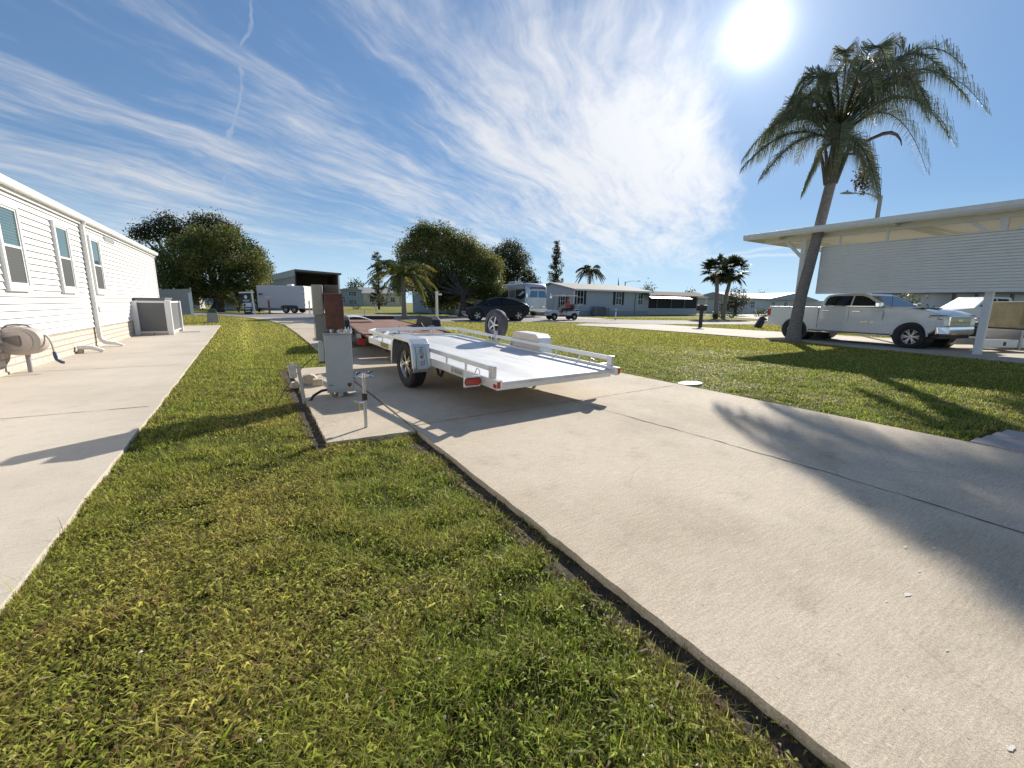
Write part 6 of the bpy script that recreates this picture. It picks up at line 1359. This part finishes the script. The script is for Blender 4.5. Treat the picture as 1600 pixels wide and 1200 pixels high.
MB().bx(0,5.2,0,8,0,3.9).build('wall',swhite,wh); MB().prism([(-.4,3.8),(-.4,3.95),(4,5.2),(8.4,3.95),(8.4,3.8)],-.4,5.5,'x').build('roof',roofw,wh); win(wh,2.0,0,1.5,1.1,1.2); win(wh,4.2,0,1.5,1.,1.2)
dh=thing('distant_house','distant pale blue house low under the shade tree, right of the fence','house',PD(306,474,125)); dh.location.z=0
MB().bx(0,9,0,7,0,2.3).build('wall',sblue,dh); MB().prism([(-.4,2.2),(-.4,2.4),(3.5,3.2),(7.4,2.4),(7.4,2.2)],-.4,9.4,'x').build('roof',roofw,dh); win(dh,3,0,.9,1,1); win(dh,6,0,.9,1,1)
# ================================================================== street things
wp=thing('sign_post','white square post with a short empty sign arm at the edge of the lawn','sign post',G(683,504))
zt=PD(681,456,math.hypot(wp.location.x,wp.location.y)).z
MB().bx(-.07,.07,-.07,.07,-.08,zt).build('post',white,wp,bevel=.006); MB().lathe([(.105,0),(.105,.02),(.0,.07)],4,Matrix.Translation((0,0,zt))@Matrix.Rotation(R(45),4,'Z')).build('cap',white,wp)
MB().bx(.07,.30,-.045,.045,zt-.20,zt-.09).build('sign_arm',white,wp,bevel=.004); wp.rotation_euler=(0,0,R(-25))
# estate agent's sign across the road
sD=44.; sb_=PD(397,474,sD); es=thing('sale_sign','white post with a hanging dark blue sign board beside the road under the tree','sign',(sb_.x,sb_.y,-.05),(0,R(-3),0))
hh=PD(395,453,sD).z+.05
MB().bx(-.065,.065,-.065,.065,0,hh).build('post',white,es,bevel=.006); MB().bx(-.95,.18,-.055,.055,hh-.26,hh-.14).build('arm',white,es,bevel=.004)
pn=MB().bx(-.83,-.17,-.02,.02,hh-1.05,hh-.32); pn=pn.build('sign_board',mat('sign_navy',(.012,.02,.045),.4),es)
MB().prism([(-.50+.11*math.cos(k*2*PI/14),hh-.58+.16*math.sin(k*2*PI/14)) for k in range(14)],-.024,-.021,'y').build('sign_emblem',white,pn)
MB().bx(-.76,-.24,-.024,-.021,hh-.88,hh-.83).bx(-.70,-.30,-.024,-.021,hh-.97,hh-.94).build('sign_lines',white,pn)
pn2=MB().bx(-.80,-.17,-.02,.02,hh-1.42,hh-1.09).build('number_panel',mat('sign_white',(.75,.75,.74),.4),es); MB().bx(-.74,-.60,-.024,-.021,hh-1.38,hh-1.14).build('panel_mark',mat('sign_navy',(.012,.02,.045),.4),pn2)
pn3=MB().bx(-.78,-.19,-.02,.02,hh-2.25,hh-1.46).build('lower_board',mat('sign_navy',(.012,.02,.045),.4),es); MB().bx(-.70,-.27,-.024,-.021,hh-1.62,hh-1.54).bx(-.66,-.31,-.024,-.021,hh-1.84,hh-1.76).build('board_lines',white,pn3)
mb_=PD(420,474,44.5); ml=thing('mailbox','pinkish mailbox on a brown wooden post left of the cargo trailer','mailbox',(mb_.x,mb_.y,-.05))
MB().bx(-.08,.08,-.08,.08,0,1.25).build('post',mat('post_redbrown',(.20,.12,.09),.8,var=.2),ml); MB().loft([[(-.30,-.14,1.25),(-.30,.14,1.25),(-.30,.14,1.45)]+[(-.30,.14*math.cos(a),1.45+.12*math.sin(a)) for a in (.6,1.2,1.9,2.5)]+[(-.30,-.14,1.45)],[(.30,-.14,1.25),(.30,.14,1.25),(.30,.14,1.45)]+[(.30,.14*math.cos(a),1.45+.12*math.sin(a)) for a in (.6,1.2,1.9,2.5)]+[(.30,-.14,1.45)]]).build('box',mat('box_pink',(.50,.40,.36),.6),ml)
ub=G(333,503); ug=thing('utility_pedestal','low grey concrete utility box with a domed green lid standing in the grass','utility box',(ub.x,ub.y,LZ),R(8))
MB().loft([[(-.26,-.2,0),(.26,-.2,0),(.26,.2,0),(-.26,.2,0)],[(-.24,-.18,.55),(.24,-.18,.55),(.24,.18,.55),(-.24,.18,.55)]]).build('base',mat('utility_concrete',(.38,.37,.33),.9,var=.2),ug,bevel=.02)
MB().loft([[(-.22,-.17,.55),(.22,-.17,.55),(.22,.17,.55),(-.22,.17,.55)],[(-.18,-.14,.70),(.18,-.14,.70),(.18,.14,.70),(-.18,.14,.70)],[(-.08,-.08,.78),(.08,-.08,.78),(.08,.08,.78),(-.08,.08,.78)]]).build('lid',mat('utility_green',(.05,.085,.055),.5),ug,bevel=.02)
def rod(label,px,pt,pb,D,w=.05):
    b=PD(px,474,D); z=PD(px,pt,D).z; t_=thing('marker_rod',label,'marker',(b.x,b.y,LZ),0,'white roadside marker rods')
    MB().bx(-w,w,-w*.4,w*.4,0,z-LZ).build('rod',white,t_); MB().bx(-w*1.05,w*1.05,-w*.5,w*.5,z-LZ-.28,z-LZ-.10).build('reflector',mat('marker_grey',(.35,.36,.38),.4),t_)
rod('white marker rod in the lawn in front of the blue house',963,482,502,36,.055); rod('white marker rod beyond the flatbed, in front of the ragged conifer',587,472,489,58,.07); rod('pale marker rod at the rear of the cargo trailer',483,470,490,46,.05)
# mailbox by the neighbour's drive, and a leaning black bin
mp=G(1094,511); mm=thing('mailbox','black mailbox on a thick black post by the neighbour driveway','mailbox',(mp.x,mp.y,LZ),R(25))
MB().bx(-.09,.09,-.09,.09,0,1.0).build('post',blackp,mm,bevel=.01); MB().bx(-.17,.17,-.30,.30,.98,1.06).bx(-.15,.15,-.28,.28,1.06,1.30).build('box',blackp,mm,bevel=.05,seg=3); MB().bx(-.16,-.02,-.1,.1,1.28,1.34).build('flag',mat('flag_brown',(.25,.12,.08),.6),mm)
bp=G(1183,511); tag(MB().bx(-.17,.17,-.15,.15,0,.70).build('leaning_bin',blackp,bevel=.03),'black box-shaped bin tilted over on the grass behind the pickup','bin'); o=bpy.data.objects['leaning_bin']; o.location=(bp.x,bp.y,LZ+.02); o.rotation_euler=(R(-8),R(32),R(-35))
def streetlamp(label,px,ptop,D,arm,side,r=.1):
    b=PD(px,474,D); z=PD(px,ptop,D).z; t_=thing('street_lamp',label,'street lamp',(b.x,b.y,0)); MB().tube([(0,0,0),(0,0,z)],[r*1.3,r*.85],10).build('pole',mat('pole_concrete',(.34,.32,.29),.8),t_,smooth=60)
    v=RV*side; MB().tube([Vector((0,0,z-.25*arm/2.4)),v*arm*.2+Vector((0,0,z-.02)),v*arm*.5+Vector((0,0,z+.14)),v*arm+Vector((0,0,z+.12))],[.05,.045,.04,.035],8).build('arm',steel,t_,smooth=60)
    q=MB(); e=v*arm+Vector((0,0,z+.10)); q.loft([[e+v*a+Vector((-v.y*w,v.x*w,h)) for w,h in ((-.14*s,0),(-.10*s,.10*s),(.10*s,.10*s),(.14*s,0),(0,-.04*s))] for a,s in ((-.15,.5),(.1,1.),(.45,.9),(.6,.4))]); q.cyl(e+v*.2+Vector((0,0,.08)),e+v*.2+Vector((0,0,.2)),.06,8); q.build('lamp_head',mat('lamp_grey',(.30,.31,.32),.4,.4),t_,smooth=40)
streetlamp('street lamp with a curved arm rising behind the carport roof',1349,309,36,1.9,-1,.13)
streetlamp('small distant street lamp with a curved arm above the blue house',975,440,95,2.6,1,.12)
fp=PD(964,474,92); fg=thing('flagpole','thin flagpole with a small furled dark flag above the blue house roof','flagpole',(fp.x,fp.y,0)); zt=PD(964,434,92).z; MB().tube([(0,0,0),(0,0,zt)],[.07,.04],8).build('pole',steel,fg); MB().loft([[(.05,0,zt-.3),(.05,.08,zt-.3),(.12,.04,zt-.3)],[(.05,0,zt-2.),(.05,.1,zt-2.),(.45,.04,zt-1.9)]]).build('flag',mat('flag_dark',(.05,.05,.09),.8),fg)
# ================================================================== things behind the pickup, under the carport
q1=PD(1566,505,33); vt=thing('white_truck','white pickup parked beyond the carport post, nose to the left','pickup truck',(PD(1528,474,33).x,PD(1528,474,33).y,0),math.atan2(-RV.y,-RV.x))
lw_=[(-2.7,.55),(-2.75,1.25),(-.9,1.28),(1.0,1.28),(2.3,1.15),(2.5,.9),(2.5,.5)]+arch(1.6,.4,.5,8,172,8)+[(1.05,.42),(-1.05,.42)]+arch(-1.6,.4,.5,8,172,8)+[(-2.3,.5)]
shell(lw_,.95,carwhite,'body',vt,.03,pinch); shell([(-1.0,1.25),(-.85,1.8),(.35,1.82),(1.05,1.28),(1.1,1.25)],.88,carwhite,'cab',vt,.03,lambda v:tumble(v,1.25,.34))
for s in (-1,1):
    b=MB(); 
    for poly in ([(-.78,1.34),(-.68,1.72),(-.15,1.74),(-.15,1.34)],[(-.08,1.34),(-.08,1.74),(.30,1.73),(.82,1.34)]):
        A=[(u,s*(tumble(Vector((u,.88,w)),1.25).y+.008),w) for u,w in poly]; B_=[(u,s*(tumble(Vector((u,.88,w)),1.25).y-.01),w) for u,w in poly]; b=MB().add(A+B_,[tuple(range(4)),(7,6,5,4)]+[(i,i+4,(i+1)%4+4,(i+1)%4) for i in range(4)]); b.build('side_window',glassd,vt)
    for cx in (1.6,-1.6): MB().cyl((cx,s*.4,.43),(cx,s*.9,.43),.5,18).build('arch_liner',blackp,vt); wheel(vt,(cx,s*.85,.38),.38,.22,.25,s,6)
b=PD(1604,474,23); bt_=thing('covered_cart','boxy beige-covered cart with a round fender standing under the carport at the right edge','cart',(b.x,b.y,0),math.atan2(RV.y,RV.x))
tan=mat('tan_canvas',(.36,.33,.23),.85,var=.15,scale=3,bump=.4,bscale=12,col2=(.42,.38,.27))
MB().bx(-.75,1.6,-.6,.6,.58,1.48).build('cover',tan,bt_,bevel=.06,seg=3); MB().cyl((.55,-.66,.45),(.55,-.58,.45),.42,24).build('fender',tan,bt_,bevel=.02); MB().bx(-.8,1.6,-.5,.5,.38,.56).build('frame',darkmetal,bt_)
for x in (-.3,.55): wheel(bt_,(x,-.5,.28),.28,.16,.2,-1,5); wheel(bt_,(x,.5,.28),.28,.16,.2,1,5)
b=PD(1562,474,19.); bt2=thing('boat_trailer','low pale metal trailer frame lying under the carport beside the white post','trailer',(b.x,b.y,0),math.atan2(RV.y,RV.x))
MB().bx(-.45,2.6,-.06,.06,.10,.34).build('beam',alu,bt2,bevel=.006); MB().bx(-.45,2.6,.9,1.02,.10,.34).build('far_beam',alu,bt2,bevel=.006); MB().bx(.75,.82,-.08,1.04,.05,.62).build('cross_upright',steel,bt2)
MB().bx(2.2,2.35,-.05,1.,.12,.3).build('crossmember',alu,bt2); wheel(bt2,(1.7,-.2,.27),.27,.15,.18,-1,5); wheel(bt2,(1.7,1.2,.27),.27,.15,.18,1,5); MB().bx(.30,.38,-.064,-.06,.16,.27).build('frame_marking',darkmetal,bt2)
b=PD(1536,474,24); dl=thing('garden_tractor','small dark garden tractor half hidden behind the white carport post','tractor',(b.x,b.y,0),math.atan2(RV.y,RV.x))
MB().bx(-.5,.55,-.35,.35,.28,.52).build('body',mat('tractor_dark',(.05,.05,.045),.5),dl,bevel=.05); MB().bx(.0,.55,-.28,.28,.5,.74).build('bonnet',mat('tractor_olive',(.10,.10,.07),.5),dl,bevel=.06); MB().bx(-.5,-.15,-.22,.22,.52,.62).build('seat',blackp,dl,bevel=.03); MB().tube([(-.05,0,.5),(.02,0,.85)],.02,6).lathe([(.14,0),(.155,.01),(.14,.02)],14,Matrix.Translation((.02,0,.86)),closed=True).build('steering_wheel',blackp,dl)
for s in (-1,1): wheel(dl,(-.35,s*.38,.25),.25,.12,.2,s,5); wheel(dl,(.45,s*.36,.18),.18,.09,.14,s,5)
